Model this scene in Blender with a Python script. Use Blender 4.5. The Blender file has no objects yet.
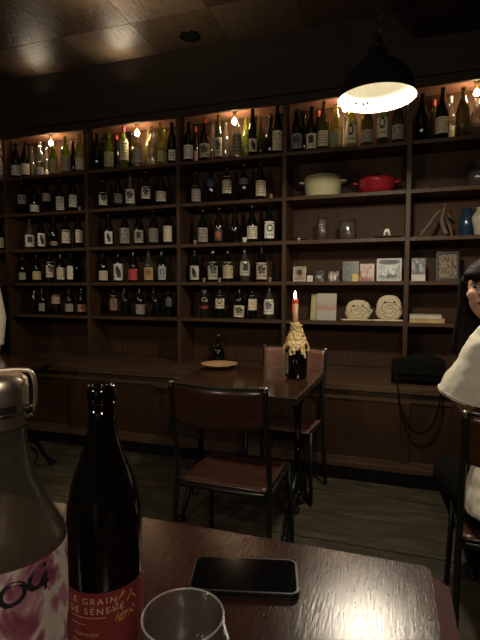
import bpy, bmesh, math, random
from mathutils import Vector, Matrix
random.seed(7)
sc = bpy.context.scene
COL = sc.collection
PI = math.pi
# ------------------------------------------------------------------ camera geometry
CAM = Vector((0, 0, 1.30)); TH = math.radians(18.1); PT = math.radians(4.0); F = 460.0
def ray(px, py):
    x = (px-240)/F; y = (320-py)/F
    h = math.cos(PT)+y*math.sin(PT); v = y*math.cos(PT)-math.sin(PT)
    return Vector((-math.sin(TH)*h+math.cos(TH)*x, math.cos(TH)*h+math.sin(TH)*x, v))
def atz(px, py, z):
    d = ray(px, py); return CAM+d*((z-CAM.z)/d.z)
def atY(px, py, Y):
    d = ray(px, py); return CAM+d*(Y/d.y)
def att(px, py, t): return CAM+ray(px, py)*t

# ------------------------------------------------------------------ materials
MATS = {}
def newmat(name):
    m = bpy.data.materials.new(name); m.use_nodes = True
    nt = m.node_tree; b = nt.nodes['Principled BSDF']
    return m, nt, b
def N(nt, t, **kw):
    n = nt.nodes.new(t)
    for k, v in kw.items():
        if hasattr(n, k): setattr(n, k, v)
        else: n.inputs[k].default_value = v
    return n
def ramp(nt, fac, stops):
    r = nt.nodes.new('ShaderNodeValToRGB'); e = r.color_ramp.elements
    while len(e) < len(stops): e.new(0.5)
    for i, (p, c) in enumerate(stops):
        e[i].position = p; e[i].color = (*c, 1) if len(c) == 3 else c
    nt.links.new(fac, r.inputs[0]); return r.outputs[0]
def plain(name, col, rough=.5, metal=0, noise=0.12, scale=30, coat=0, bump=0, spec=.5):
    if name in MATS: return MATS[name]
    m, nt, b = newmat(name)
    tc = N(nt, 'ShaderNodeTexCoord'); n = N(nt, 'ShaderNodeTexNoise'); n.inputs['Scale'].default_value = scale
    nt.links.new(tc.outputs['Object'], n.inputs['Vector'])
    c1 = tuple(max(0, c*(1-noise)) for c in col); c2 = tuple(min(1, c*(1+noise)) for c in col)
    nt.links.new(ramp(nt, n.outputs['Fac'], [(.3, c1), (.7, c2)]), b.inputs['Base Color'])
    b.inputs['Roughness'].default_value = rough; b.inputs['Metallic'].default_value = metal
    b.inputs['Coat Weight'].default_value = coat; b.inputs['Specular IOR Level'].default_value = spec
    if bump:
        bp = N(nt, 'ShaderNodeBump'); bp.inputs['Strength'].default_value = bump; bp.inputs['Distance'].default_value = .01
        nt.links.new(n.outputs['Fac'], bp.inputs['Height']); nt.links.new(bp.outputs[0], b.inputs['Normal'])
    MATS[name] = m; return m
def wood(name, dark, light, rough=.45, grain=(1, 1, 12), scale=6, bump=.15, coat=0, dist=.004, spec=.5, coord='Object', rvar=.1):
    """grain: stretch factors; a small number along the grain direction"""
    if name in MATS: return MATS[name]
    m, nt, b = newmat(name)
    tc = N(nt, 'ShaderNodeTexCoord'); mp = N(nt, 'ShaderNodeMapping'); mp.inputs['Scale'].default_value = grain
    nt.links.new(tc.outputs[coord], mp.inputs[0])
    n = N(nt, 'ShaderNodeTexNoise'); n.inputs['Scale'].default_value = scale; n.inputs['Detail'].default_value = 8
    n.inputs['Roughness'].default_value = .62; n.inputs['Distortion'].default_value = .6
    nt.links.new(mp.outputs[0], n.inputs['Vector'])
    nt.links.new(ramp(nt, n.outputs['Fac'], [(.3, dark), (.7, light)]), b.inputs['Base Color'])
    mr = N(nt, 'ShaderNodeMapRange'); mr.inputs['To Min'].default_value = rough-rvar; mr.inputs['To Max'].default_value = rough+rvar
    nt.links.new(n.outputs['Fac'], mr.inputs[0]); nt.links.new(mr.outputs[0], b.inputs['Roughness'])
    b.inputs['Coat Weight'].default_value = coat; b.inputs['Coat Roughness'].default_value = .15
    b.inputs['Specular IOR Level'].default_value = spec
    bp = N(nt, 'ShaderNodeBump'); bp.inputs['Strength'].default_value = bump; bp.inputs['Distance'].default_value = dist
    nt.links.new(n.outputs['Fac'], bp.inputs['Height']); nt.links.new(bp.outputs[0], b.inputs['Normal'])
    if coat: nt.links.new(bp.outputs[0], b.inputs['Coat Normal'])
    MATS[name] = m; return m
def glass(name, col, rough=.03, ior=1.45, haze=0):
    """thin-walled glass: tinted see-through wall with a Fresnel gloss"""
    if name in MATS: return MATS[name]
    m = bpy.data.materials.new(name); m.use_nodes = True; nt = m.node_tree; nt.nodes.clear(); L = nt.links
    out = N(nt, 'ShaderNodeOutputMaterial'); tr = N(nt, 'ShaderNodeBsdfTransparent'); gl = N(nt, 'ShaderNodeBsdfGlossy')
    tr.inputs['Color'].default_value = (*[c**.5 for c in col], 1); gl.inputs['Roughness'].default_value = rough+.02
    lw = N(nt, 'ShaderNodeFresnel'); ge = N(nt, 'ShaderNodeNewGeometry'); ms = N(nt, 'ShaderNodeMapRange')
    ms.inputs['To Min'].default_value = ior+.15; ms.inputs['To Max'].default_value = 1/(ior+.15)
    L.new(ge.outputs['Backfacing'], ms.inputs[0]); L.new(ms.outputs[0], lw.inputs['IOR'])
    fw = N(nt, 'ShaderNodeLayerWeight'); fw.inputs['Blend'].default_value = .5   # longer way through the wall towards the outline
    pw_ = nt.nodes.new('ShaderNodeMath'); pw_.operation = 'POWER'; pw_.inputs[1].default_value = 2.5; L.new(fw.outputs['Facing'], pw_.inputs[0])
    L.new(ramp(nt, pw_.outputs[0], [(0, tuple(c**.5 for c in col)), (1, tuple(.30*c**1.5 for c in col))]), tr.inputs['Color'])
    n = N(nt, 'ShaderNodeTexNoise'); n.inputs['Scale'].default_value = 14
    bp = N(nt, 'ShaderNodeBump'); bp.inputs['Strength'].default_value = .06; bp.inputs['Distance'].default_value = .01
    L.new(n.outputs['Fac'], bp.inputs['Height']); L.new(bp.outputs[0], gl.inputs['Normal'])
    mx = N(nt, 'ShaderNodeMixShader'); L.new(lw.outputs[0], mx.inputs[0]); L.new(tr.outputs[0], mx.inputs[1]); L.new(gl.outputs[0], mx.inputs[2])
    last = mx.outputs[0]
    if haze:
        df = N(nt, 'ShaderNodeBsdfDiffuse'); df.inputs['Color'].default_value = (*col, 1)
        m2 = N(nt, 'ShaderNodeMixShader'); m2.inputs[0].default_value = haze; L.new(last, m2.inputs[1]); L.new(df.outputs[0], m2.inputs[2]); last = m2.outputs[0]
    L.new(last, out.inputs[0]); MATS[name] = m; return m
def emis(name, col, st):
    if name in MATS: return MATS[name]
    m, nt, b = newmat(name)
    b.inputs['Base Color'].default_value = (*col, 1)
    b.inputs['Emission Color'].default_value = (*col, 1); b.inputs['Emission Strength'].default_value = st
    MATS[name] = m; return m
def printed(kind, base, ink):
    """printed paper on UV: lines of type, a figure, a ring, a leaf, a portrait"""
    key = ('label', kind, base, ink)
    if key in MATS: return MATS[key]
    m, nt, b = newmat('printed_'+kind); L = nt.links
    uv = N(nt, 'ShaderNodeTexCoord'); sp = N(nt, 'ShaderNodeSeparateXYZ'); L.new(uv.outputs['UV'], sp.inputs[0])
    def math_(op, a, bb=None):
        n = nt.nodes.new('ShaderNodeMath'); n.operation = op
        for i, q in enumerate((a, bb)):
            if q is None: continue
            if isinstance(q, (int, float)): n.inputs[i].default_value = q
            else: L.new(q, n.inputs[i])
        return n.outputs[0]
    u, v = sp.outputs[0], sp.outputs[1]
    def noise(sx, sy, seed=0):
        mp = N(nt, 'ShaderNodeMapping'); mp.inputs['Scale'].default_value = (sx, sy, 1); mp.inputs['Location'].default_value = (seed, seed*2.3, 0)
        L.new(uv.outputs['UV'], mp.inputs[0]); n = N(nt, 'ShaderNodeTexNoise'); n.inputs['Scale'].default_value = 1; n.inputs['Detail'].default_value = 3
        L.new(mp.outputs[0], n.inputs['Vector']); return n.outputs['Fac']
    du = math_('SUBTRACT', u, .5)
    inside = math_('MULTIPLY', math_('LESS_THAN', math_('ABSOLUTE', du), .38), math_('LESS_THAN', math_('ABSOLUTE', math_('SUBTRACT', v, .5)), .42))
    rows = math_('GREATER_THAN', math_('SINE', math_('MULTIPLY', v, 38)), .1)
    type_ = math_('MULTIPLY', math_('MULTIPLY', rows, math_('GREATER_THAN', noise(26, 3, 3), .5)), inside)
    if kind == 'type': mask = type_
    elif kind == 'plain': mask = math_('MULTIPLY', type_, .35)
    elif kind in ('figure', 'leaf', 'portrait', 'ring', 'square'):
        cy = .6 if kind != 'leaf' else .5
        sx = {'figure': .3, 'leaf': .2, 'portrait': .2, 'ring': .28, 'square': .2}[kind]; sy = {'leaf': .38, 'figure': .28, 'ring': .22}.get(kind, .26)
        a = math_('DIVIDE', du, sx); c = math_('DIVIDE', math_('SUBTRACT', v, cy), sy)
        if kind == 'leaf': a = math_('ADD', a, math_('MULTIPLY', c, .5))
        if kind == 'square': d = math_('MAXIMUM', math_('ABSOLUTE', a), math_('ABSOLUTE', c))
        else: d = math_('SQRT', math_('ADD', math_('MULTIPLY', a, a), math_('MULTIPLY', c, c)))
        disc = math_('LESS_THAN', math_('ADD', d, math_('MULTIPLY', math_('SUBTRACT', noise(6, 6), .5), .8 if kind != 'ring' else 0)), 1)
        if kind == 'ring': disc = math_('MULTIPLY', disc, math_('GREATER_THAN', d, .6))
        if kind == 'portrait': disc = math_('MULTIPLY', disc, math_('GREATER_THAN', math_('ADD', d, math_('MULTIPLY', noise(9, 7, 5), .6)), .85))
        if kind == 'figure': disc = math_('MULTIPLY', disc, math_('GREATER_THAN', noise(7, 8, 2), .45))
        low = math_('LESS_THAN', v, .3)
        mask = math_('MAXIMUM', disc, math_('MULTIPLY', type_, low))
    elif kind == 'scrawl':
        mask = math_('MULTIPLY', math_('LESS_THAN', math_('ABSOLUTE', math_('SUBTRACT', noise(7, 7, 1), .5)), .035), inside)
    else: mask = type_
    mx = N(nt, 'ShaderNodeMix'); mx.data_type = 'RGBA'
    mx.inputs['A'].default_value = (*base, 1); mx.inputs['B'].default_value = (*ink, 1)
    L.new(mask, mx.inputs['Factor']); L.new(mx.outputs['Result'], b.inputs['Base Color'])
    b.inputs['Roughness'].default_value = .6
    MATS[key] = m; return m
def picture(name, stops, sx=4, sy=5, seed=0, rough=.35):
    m, nt, b = newmat(name); L = nt.links
    uv = N(nt, 'ShaderNodeTexCoord'); mp = N(nt, 'ShaderNodeMapping'); mp.inputs['Scale'].default_value = (sx, sy, 1); mp.inputs['Location'].default_value = (seed, seed*1.7, 0)
    L.new(uv.outputs['UV'], mp.inputs[0]); n = N(nt, 'ShaderNodeTexNoise'); n.inputs['Scale'].default_value = 1; n.inputs['Detail'].default_value = 1.5; n.inputs['Distortion'].default_value = .3
    L.new(mp.outputs[0], n.inputs['Vector'])
    L.new(ramp(nt, n.outputs['Fac'], [(p_, tuple(c_*.5 for c_ in q_)) for p_, q_ in stops]), b.inputs['Base Color']); b.inputs['Roughness'].default_value = rough
    return m

M_shelf = wood('shelf_wood', (.048, .026, .014), (.096, .055, .031), .5, (.6, 9, 9), 5, .12, spec=.25)
M_up = wood('upright_wood', (.042, .022, .012), (.084, .047, .027), .5, (9, 9, .6), 5, .12, spec=.25)
M_back = wood('backboard_wood', (.042, .022, .012), (.076, .041, .023), .6, (14, 14, .6), 6, .1, spec=.15)
M_base = wood('cabinet_wood', (.030, .015, .008), (.058, .030, .015), .34, (14, 14, .6), 6, .08)
M_ledge = wood('ledge_wood', (.055, .031, .018), (.115, .070, .041), .38, (.6, 9, 9), 5, .12)
M_fascia = wood('fascia_wood', (.020, .014, .011), (.034, .025, .020), .75, (.6, 9, 9), 4, .05, spec=.2)
M_near = wood('near_table_wood', (.026, .0085, .0055), (.052, .019, .012), .19, (150, 14, 8), 2.4, .30, coat=.0, dist=.0007, rvar=.03, spec=.25)
M_nearedge = wood('near_table_edge', (.050, .006, .005), (.085, .012, .009), .5, (3, 3, 20), 3, .05, spec=.10)
M_table = wood('table_wood', (.036, .015, .009), (.074, .032, .019), .16, (3, 14, 3), 3, .05, coat=.6, dist=.0015, rvar=.04)
M_tedge = plain('table_edge_band', (.03, .016, .010), .35, coat=.4)
M_chairw = wood('chair_wood', (.034, .013, .008), (.066, .026, .015), .32, (2, 10, 10), 4, .05, coat=.3)
M_chairp = wood('candlelit_chair_wood', (.13, .062, .042), (.24, .12, .085), .34, (2, 10, 10), 4, .05, coat=.3)  # paler chair wood: candlelight on the far chair put into its colour
M_iron = plain('black_iron', (.010, .010, .010), .32, .6, noise=.2, bump=.2)
M_chairm = plain('chair_metal', (.022, .024, .020), .38, .5)
M_dark = plain('black_lacquer', (.006, .006, .006), .4)
M_wax = plain('dripped_wax', (.62, .44, .20), .45, noise=.35, scale=60, bump=.4)
M_candle = plain('candle_wax', (.42, .24, .13), .4, noise=.1)
M_red = plain('red_wax', (.6, .05, .03), .4)
M_cream = plain('cream_enamel', (.62, .58, .36), .18, coat=.6, noise=.03)
M_redenam = plain('red_enamel', (.28, .014, .024), .15, coat=.8, noise=.1)
M_blkknob = plain('black_knob', (.01, .01, .01), .4)
M_towel = plain('cream_terry', (.62, .54, .38), .95, noise=.12, scale=160, bump=.5)
M_steel = plain('brushed_steel', (.70, .60, .48), .38, 1, noise=.08, scale=90)
M_skin = plain('skin', (.62, .34, .24), .5, noise=.04)
M_hair = wood('dark_hair', (.004, .003, .003), (.012, .008, .007), .55, (30, 30, 2), 6, .4, spec=.12)
M_shirt = plain('white_cotton', (.74, .70, .58), .9, noise=.05, scale=14, bump=.25)
M_pants = plain('black_trousers', (.004, .004, .004), .9, spec=.1)
M_bag = plain('black_nylon', (.008, .008, .007), .9, spec=.05, bump=.3, scale=80)

# ------------------------------------------------------------------ mesh helpers
def link(name, me, mat=None, parent=None, loc=None, rz=0):
    o = bpy.data.objects.new(name, me)
    if mat is not None and me is not None and len(me.materials) == 0: me.materials.append(mat)
    COL.objects.link(o)
    if parent: o.parent = parent
    if loc is not None: o.location = loc
    if rz: o.rotation_euler.z = rz
    return o
def tag(o, label, cat, group=None, kind=None):
    if label: o['label'] = label
    if cat: o['category'] = cat
    if group: o['group'] = group
    if kind: o['kind'] = kind
    return o
def empty(name, loc, label, cat, group=None, rz=0):
    o = bpy.data.objects.new(name, None); o.empty_display_size = .05; COL.objects.link(o)
    o.location = loc; o.rotation_euler.z = rz
    return tag(o, label, cat, group)
class MB:
    def __init__(s): s.bm = bmesh.new()
    def box(s, x0, x1, y0, y1, z0, z1, bev=0, mat=None):
        r = bmesh.ops.create_cube(s.bm, size=1); vs = r['verts']
        for v in vs:
            v.co = Vector(((x0+x1)/2+v.co.x*(x1-x0), (y0+y1)/2+v.co.y*(y1-y0), (z0+z1)/2+v.co.z*(z1-z0)))
        if mat is not None:
            for v in vs: v.co = mat @ v.co
        if bev:
            es = list({e for v in vs for e in v.link_edges})
            bmesh.ops.bevel(s.bm, geom=es, offset=bev, segments=2, affect='EDGES', profile=.7)
        return s
    def lathe(s, prof, c=(0, 0, 0), seg=32, sx=1, sy=1, cap=True):
        rings = []
        for r, z in prof:
            if r <= 1e-6: rings.append([s.bm.verts.new((c[0], c[1], c[2]+z))])
            else: rings.append([s.bm.verts.new((c[0]+sx*r*math.cos(2*PI*i/seg), c[1]+sy*r*math.sin(2*PI*i/seg), c[2]+z)) for i in range(seg)])
        for a, b in zip(rings, rings[1:]):
            for i in range(seg):
                j = (i+1) % seg
                if len(a) == 1 and len(b) == 1: continue
                if len(a) == 1: f = (a[0], b[j], b[i])
                elif len(b) == 1: f = (a[i], a[j], b[0])
                else: f = (a[i], a[j], b[j], b[i])
                try: s.bm.faces.new(f).smooth = True
                except ValueError: pass
        if cap:
            for rg, rev in ((rings[0], True), (rings[-1], False)):
                if len(rg) > 2:
                    try: s.bm.faces.new(rg[::-1] if rev else rg)
                    except ValueError: pass
        return s
    def tube(s, pts, rad, seg=10, closed=False):
        pts = [Vector(p) for p in pts]; n = len(pts)
        rads = rad if isinstance(rad, (list, tuple)) else [rad]*n
        rings = []; up = None
        for i, p in enumerate(pts):
            if closed: t = (pts[(i+1) % n]-pts[i-1])
            else: t = pts[min(i+1, n-1)]-pts[max(i-1, 0)]
            t.normalize()
            if up is None: up = Vector((0, 0, 1)) if abs(t.z) < .9 else Vector((1, 0, 0))
            a = t.cross(up); a.normalize(); b = a.cross(t); b.normalize(); up = b
            rings.append([s.bm.verts.new(p+(a*math.cos(2*PI*k/seg)+b*math.sin(2*PI*k/seg))*rads[i]) for k in range(seg)])
        pr = list(zip(rings, rings[1:]))+([(rings[-1], rings[0])] if closed else [])
        for A, B in pr:
            for k in range(seg):
                j = (k+1) % seg
                s.bm.faces.new((A[k], A[j], B[j], B[k])).smooth = True
        if not closed:
            s.bm.faces.new(rings[0][::-1]); s.bm.faces.new(rings[-1])
        return s
    def ball(s, c, r, sc=(1, 1, 1), seg=16):
        m = Matrix.Translation(c) @ Matrix.Diagonal((r*sc[0], r*sc[1], r*sc[2], 1))
        q = bmesh.ops.create_uvsphere(s.bm, u_segments=seg, v_segments=max(6, seg//2), radius=1, matrix=m)
        for v in q['verts']:
            for f in v.link_faces: f.smooth = True
        s.last = q['verts']
        return s
    def cap(s, p0, r0, p1, r1, seg=14):
        """rounded tapered capsule"""
        p0, p1 = Vector(p0), Vector(p1)
        s.ball(p0, r0, seg=seg); s.ball(p1, r1, seg=seg); s.tube([p0, p1], [r0, r1], seg=seg); return s
    def prism(s, pts, z0, z1, bev=0, mat=None):
        a = [s.bm.verts.new((x, y, z0)) for x, y in pts]; b = [s.bm.verts.new((x, y, z1)) for x, y in pts]
        n = len(pts); vs = a+b
        s.bm.faces.new(a[::-1]); s.bm.faces.new(b)
        for i in range(n): s.bm.faces.new((a[i], a[(i+1) % n], b[(i+1) % n], b[i]))
        if mat is not None:
            for v in vs: v.co = mat @ v.co
        if bev:
            es = [e for e in {e for v in vs for e in v.link_edges}]
            bmesh.ops.bevel(s.bm, geom=es, offset=bev, segments=3, affect='EDGES', profile=.6)
        return s
    def patch(s, R, z0, z1, a0, a1, seg=14, nz=1, off=.0004, c=(0, 0, 0), prof=None, tilt=0):
        """curved paper on a cylinder of radius R, with UV; a in radians about z"""
        uvl = s.bm.loops.layers.uv.verify(); g = []
        for k in range(nz+1):
            row = []
            for i in range(seg+1):
                a = a0+(a1-a0)*i/seg; z = z0+(z1-z0)*k/nz + tilt*(i/seg-.5)
                r = (prof(z) if prof else R)+off
                row.append(s.bm.verts.new((c[0]+r*math.cos(a), c[1]+r*math.sin(a), c[2]+z)))
            g.append(row)
        for k in range(nz):
            for i in range(seg):
                f = s.bm.faces.new((g[k][i], g[k][i+1], g[k+1][i+1], g[k+1][i])); f.smooth = True
                for lp, (uu, vv) in zip(f.loops, ((i, k), (i+1, k), (i+1, k+1), (i, k+1))): lp[uvl].uv = (uu/seg, vv/nz)
        return s
    def quad(s, a, b, c, d):
        uvl = s.bm.loops.layers.uv.verify()
        f = s.bm.faces.new([s.bm.verts.new(p) for p in (a, b, c, d)])
        for lp, q in zip(f.loops, ((0, 0), (1, 0), (1, 1), (0, 1))): lp[uvl].uv = q
        return s
    def mesh(s, name, mat=None, fix=True):
        if fix: bmesh.ops.recalc_face_normals(s.bm, faces=s.bm.faces)
        me = bpy.data.meshes.new(name); s.bm.to_mesh(me); s.bm.free()
        if mat is not None: me.materials.append(mat)
        return me
    def build(s, name, mat, parent=None, loc=None, rz=0, fix=True):
        return link(name, s.mesh(name, mat, fix), None, parent, loc, rz)
def struct(name, mb, mat, parent=None):
    o = mb.build(name, mat, parent)
    if not parent: o['kind'] = 'structure'
    return o
def smooth_path(pts, n=6):
    """Catmull-Rom"""
    P = [Vector(p) for p in pts]; P = [P[0]*2-P[1]]+P+[P[-1]*2-P[-2]]; out = []
    for i in range(1, len(P)-2):
        for k in range(n):
            t = k/n; a, b, c, d = P[i-1], P[i], P[i+1], P[i+2]
            out.append(.5*((2*b)+(c-a)*t+(2*a-5*b+4*c-d)*t*t+(3*b-a-3*c+d)*t**3))
    out.append(P[-2]); return out
def text_verts(body, size, spacing=1.0, bold=0):
    cu = bpy.data.curves.new('t', 'FONT'); cu.body = body; cu.size = size; cu.offset = bold; cu.space_character = spacing
    cu.align_x = 'LEFT'; cu.resolution_u = 3
    ob = bpy.data.objects.new('t', cu); COL.objects.link(ob)
    dg = bpy.context.evaluated_depsgraph_get(); dg.update()
    me = bpy.data.meshes.new_from_object(ob.evaluated_get(dg))
    V = [v.co.copy() for v in me.vertices]; Fc = [tuple(p.vertices) for p in me.polygons]
    bpy.data.objects.remove(ob); bpy.data.curves.remove(cu); bpy.data.meshes.remove(me)
    return V, Fc
def text_on_cyl(mb, body, size, R, a_start, z, spacing=1.0, off=.0008, slope=0, bold=0):
    V, Fc = text_verts(body, size, spacing, bold)
    vs = []
    for v in V:
        a = a_start+v.x/R
        vs.append(mb.bm.verts.new(((R+off)*math.cos(a), (R+off)*math.sin(a), z+v.y+slope*v.x)))
    for f in Fc:
        try: mb.bm.faces.new([vs[i] for i in f])
        except ValueError: pass
    return max(v.x for v in V)

# ------------------------------------------------------------------ room shell
XL, XR, YB, YR, ZC = -5.6, 3.2, 3.80, -3.0, 3.18
# floor boards
m, nt, b = newmat('old_floor_boards'); L = nt.links
tc = N(nt, 'ShaderNodeTexCoord'); mp = N(nt, 'ShaderNodeMapping'); mp.inputs['Scale'].default_value = (1.2, 5, 1)
L.new(tc.outputs['Object'], mp.inputs[0])
n1 = N(nt, 'ShaderNodeTexNoise'); n1.inputs['Scale'].default_value = 3.2; n1.inputs['Detail'].default_value = 9; n1.inputs['Roughness'].default_value = .7
L.new(mp.outputs[0], n1.inputs['Vector'])
L.new(ramp(nt, n1.outputs['Fac'], [(.3, (.022, .018, .010)), (.52, (.058, .048, .028)), (.75, (.13, .11, .066))]), b.inputs['Base Color'])
b.inputs['Roughness'].default_value = .62
bp = N(nt, 'ShaderNodeBump'); bp.inputs['Strength'].default_value = .4; bp.inputs['Distance'].default_value = .008
L.new(n1.outputs['Fac'], bp.inputs['Height']); L.new(bp.outputs[0], b.inputs['Normal'])
M_floor = m
fl = MB()
fl.box(XL, XR, YR, YB+.1, -.08, -.012)
y = YB+.1; k = 0
edges = [3.9, 3.22, 2.915, 2.61, 2.315, 2.01, 1.71, 1.41, 1.11, .81, .5, .2, -.1, -.4, -.7, -1, -1.4, -1.8, -2.2, -2.6, -3]
for a, c in zip(edges, edges[1:]):
    xs = sorted([XL]+[random.uniform(XL+.5, XR-.5) for _ in range(2)]+[XR])
    xs = [XL, XR] if k in (1, 2, 3, 4, 5) else xs
    for x0, x1 in zip(xs, xs[1:]):
        if x1-x0 > .05: fl.box(x0+.002, x1-.002, c+.005, a-.005, -.012, random.uniform(-.003, .0), .002)
    k += 1
struct('floor', fl, M_floor)
# ceiling of alternating plywood panels
ce = MB(); ce.box(XL, XR, YR, YB+.1, ZC+.012, ZC+.08)
i0 = 0
MC = [wood('ceiling_ply_%s' % q, d, l, .34, g, 5, .9, dist=.006, spec=.6) for q, d, l, g in (
    ('warm', (.055, .036, .022), (.105, .070, .044), (2, 10, 2)), ('pale', (.075, .052, .034), (.14, .098, .064), (10, 2, 2)), ('deep', (.036, .023, .015), (.070, .046, .029), (8, 3, 2)))]
groups = [MB(), MB(), MB()]
ix = 0
x = -1.805-.592*7
while x < XR:
    iy = 0; yy = 3.60
    for iy in range(12):
        y1 = 3.60-.594*iy; y0 = y1-.594
        if y0 < YR-.3: break
        g = (0 if (ix+iy) % 2 else 1) if random.random() > .25 else 2
        groups[g].box(max(x, XL)+.0015, min(x+.592, XR)-.0015, max(y0, YR)+.0015, min(y1, YB+.1)-.0015, ZC, ZC+.012, .0015)
    x += .592; ix += 1
co = struct('ceiling', ce, MC[0])
for g, mm in zip(groups, MC): g.build('ceiling_panels', mm, co)
M_wall = plain('dark_plaster', (.05, .038, .028), .8, noise=.2, scale=4)
struct('wall_back', MB().box(XL, XR, YB, YB+.1, 0, ZC), M_wall)
struct('wall_left', MB().box(XL-.1, XL, YR, YB+.1, 0, ZC), M_wall)
struct('wall_right', MB().box(XR, XR+.1, YR, YB+.1, 0, ZC), M_wall)
struct('wall_rear', MB().box(XL, XR, YR-.1, YR, 0, ZC), M_wall)
# bulkhead over the shelves and the ceiling beam running to the room
struct('trim_1', MB().box(XL, XR, 3.455, 3.80, 2.735, ZC-.001, .004), M_fascia)
struct('trim_2', MB().box(.11, 1.3, YR, 3.45, 2.98, ZC-.001, .004), M_fascia)

# ------------------------------------------------------------------ built-in shelves
YF, YBK = 3.50, 3.78
UP = [-4.37, -3.475, -2.573, -1.682, -.789, .106, 1.0, 1.9]
ROW = [2.328, 1.992, 1.660, 1.348, 1.050]
BT_ = .027
LEDGE = .67
sh = empty('wall_shelving', (0, 3.64, LEDGE), 'dark brown built-in wall shelving filled with bottles above the ledge', 'shelving')
def P(mb, name, mat, par=sh):
    o = mb.build(name, mat); o.parent = par; o.matrix_parent_inverse = Matrix.Translation(par.location).inverted(); return o
for xu in UP: P(MB().box(xu-.0155, xu+.0155, YF, YBK, LEDGE, 2.72, .002), 'upright', M_up)
for a, c in zip(UP, UP[1:]):
    for z in ROW: P(MB().box(a+.016, c-.016, YF+.004, YBK, z-BT_, z, .002), 'shelf_board', M_shelf)
P(MB().box(UP[0], UP[-1], YBK, YBK+.018, LEDGE, 2.72), 'backboard', M_back)
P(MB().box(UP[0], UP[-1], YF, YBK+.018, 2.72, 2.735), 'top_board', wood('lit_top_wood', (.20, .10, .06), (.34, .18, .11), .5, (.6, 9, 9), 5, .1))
P(MB().box(UP[0], UP[-1], YF-.03, YF-.002, 2.675, 2.733, .003), 'valance', M_fascia)

# low cabinet with the deep ledge
cb = empty('low_cabinet', (0, 3.3, 0), 'dark wooden low panelled cabinet running along the wall under the shelves', 'cabinet')
YC = 3.10
ST = [-5.01, -4.157, -3.304, -2.451, -1.598, -.745, .108, .961, 1.85]
P(MB().box(ST[0], ST[-1], YC, YB-.002, .13, LEDGE-.055), 'carcass', M_base, cb)
P(MB().box(ST[0], ST[-1], YC+.03, YB-.002, .002, .13), 'plinth', M_dark, cb)
mb = MB(); mb.box(ST[0], ST[-1], YC-.012, YC, .56, .615, .004); mb.box(ST[0], ST[-1], YC-.012, YC, .13, .175, .004)
mb.box(ST[0], ST[-1], YC-.028, YC-.012, .105, .14, .006); P(mb, 'rail', M_ledge, cb)  # paler ledge wood puts the rails' highlights into their colour
for s_ in ST: P(MB().box(s_-.028, s_+.028, YC-.016, YC, .176, .559, .003), 'stile', M_base, cb)
for a, c in zip(ST, ST[1:]):
    mb = MB(); mb.box(a+.03, c-.03, YC-.005, YC, .178, .557, .002)
    fr = P(mb, 'door_panel', M_base, cb)
    q = MB(); x0, x1, z0, z1 = a+.03, c-.03, .178, .557; w = .012
    for bx in ((x0, x1, z0, z0+w), (x0, x1, z1-w, z1), (x0, x0+w, z0, z1), (x1-w, x1, z0, z1)): q.box(bx[0], bx[1], YC-.012, YC-.003, bx[2], bx[3], .004)
    o = q.build('moulding', M_ledge); o.parent = fr; o.matrix_parent_inverse = Matrix.Translation(cb.location).inverted()
tag(tp := MB().box(ST[0], ST[-1], 3.065, YF+.40-.13, LEDGE-.045, LEDGE-.001, .006).build('ledge', M_ledge), 'worn brown wooden ledge running along the wall between shelves and low cabinet', 'ledge')

# ------------------------------------------------------------------ bottles on the shelves
def prof_pts(kind, H, R):
    if kind == 'burgundy': o = [(R*.9, 0), (R, .006), (R, .50*H), (R*.96, .56*H), (R*.82, .63*H), (R*.60, .72*H), (R*.44, .79*H), (.0150, .86*H), (.0140, .93*H), (.0138, .955*H), (.0155, .96*H), (.0155, .985*H), (.0135, H)]
    elif kind == 'bordeaux': o = [(R*.9, 0), (R, .006), (R, .62*H), (R*.97, .66*H), (R*.85, .70*H), (R*.55, .745*H), (.0155, .79*H), (.0142, .86*H), (.0140, .945*H), (.0155, .95*H), (.0155, .985*H), (.0135, H)]
    elif kind == 'flute': o = [(R*.9, 0), (R, .006), (R, .42*H), (R*.93, .50*H), (R*.76, .62*H), (R*.56, .74*H), (.0150, .86*H), (.0138, .95*H), (.0152, .955*H), (.0152, .985*H), (.0130, H)]
    elif kind == 'sparkling': o = [(R*.9, 0), (R, .007), (R, .46*H), (R*.95, .54*H), (R*.78, .64*H), (R*.56, .74*H), (.0185, .84*H), (.0155, .93*H), (.0170, .94*H), (.0170, .965*H), (.0145, .97*H), (.0145, H)]
    else: o = [(R*.9, 0), (R, .006), (R, .80*H), (R*.9, .86*H), (R*.72, .90*H), (R*.72, H)]
    return o
def bottle_mesh(kind, H, R, mat, hollow, cache={}):
    key = (kind, round(H, 3), round(R, 4), mat.name, hollow)
    if key in cache: return cache[key]
    o = prof_pts(kind, H, R); w = .0028
    prof = [(0, .012), (R*.7, .002)]+o
    if hollow:
        inn = [(max(r-w, .008), z) for r, z in o[::-1] if z > .01]; inn[0] = (inn[0][0], H-.0005)
        prof += inn+[(R*.7, .009), (0, .022)]
    else: prof += [(0, H)]
    me = MB().lathe(prof, seg=26, cap=False).mesh('bottle_glass', mat); cache[key] = me; return me
GL = {
    'dark': plain('dark_bottle_glass', (.004, .005, .003), .07, noise=.1, spec=.5),
    'brown': plain('brown_bottle_glass', (.010, .006, .003), .08, noise=.1, spec=.5),
    'green': glass('green_glass', (.50, .60, .12), haze=.10),
    'olive': glass('olive_glass', (.34, .34, .12), haze=.06),
    'clear': glass('clear_glass', (.88, .86, .80), ior=1.7, haze=.02),
    'yellow': glass('yellow_green_glass', (.66, .62, .20), haze=.10),
}
GW = {'dark': 'dark', 'brown': 'brown-black', 'green': 'green', 'olive': 'olive', 'clear': 'clear empty', 'yellow': 'yellowish'}
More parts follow.
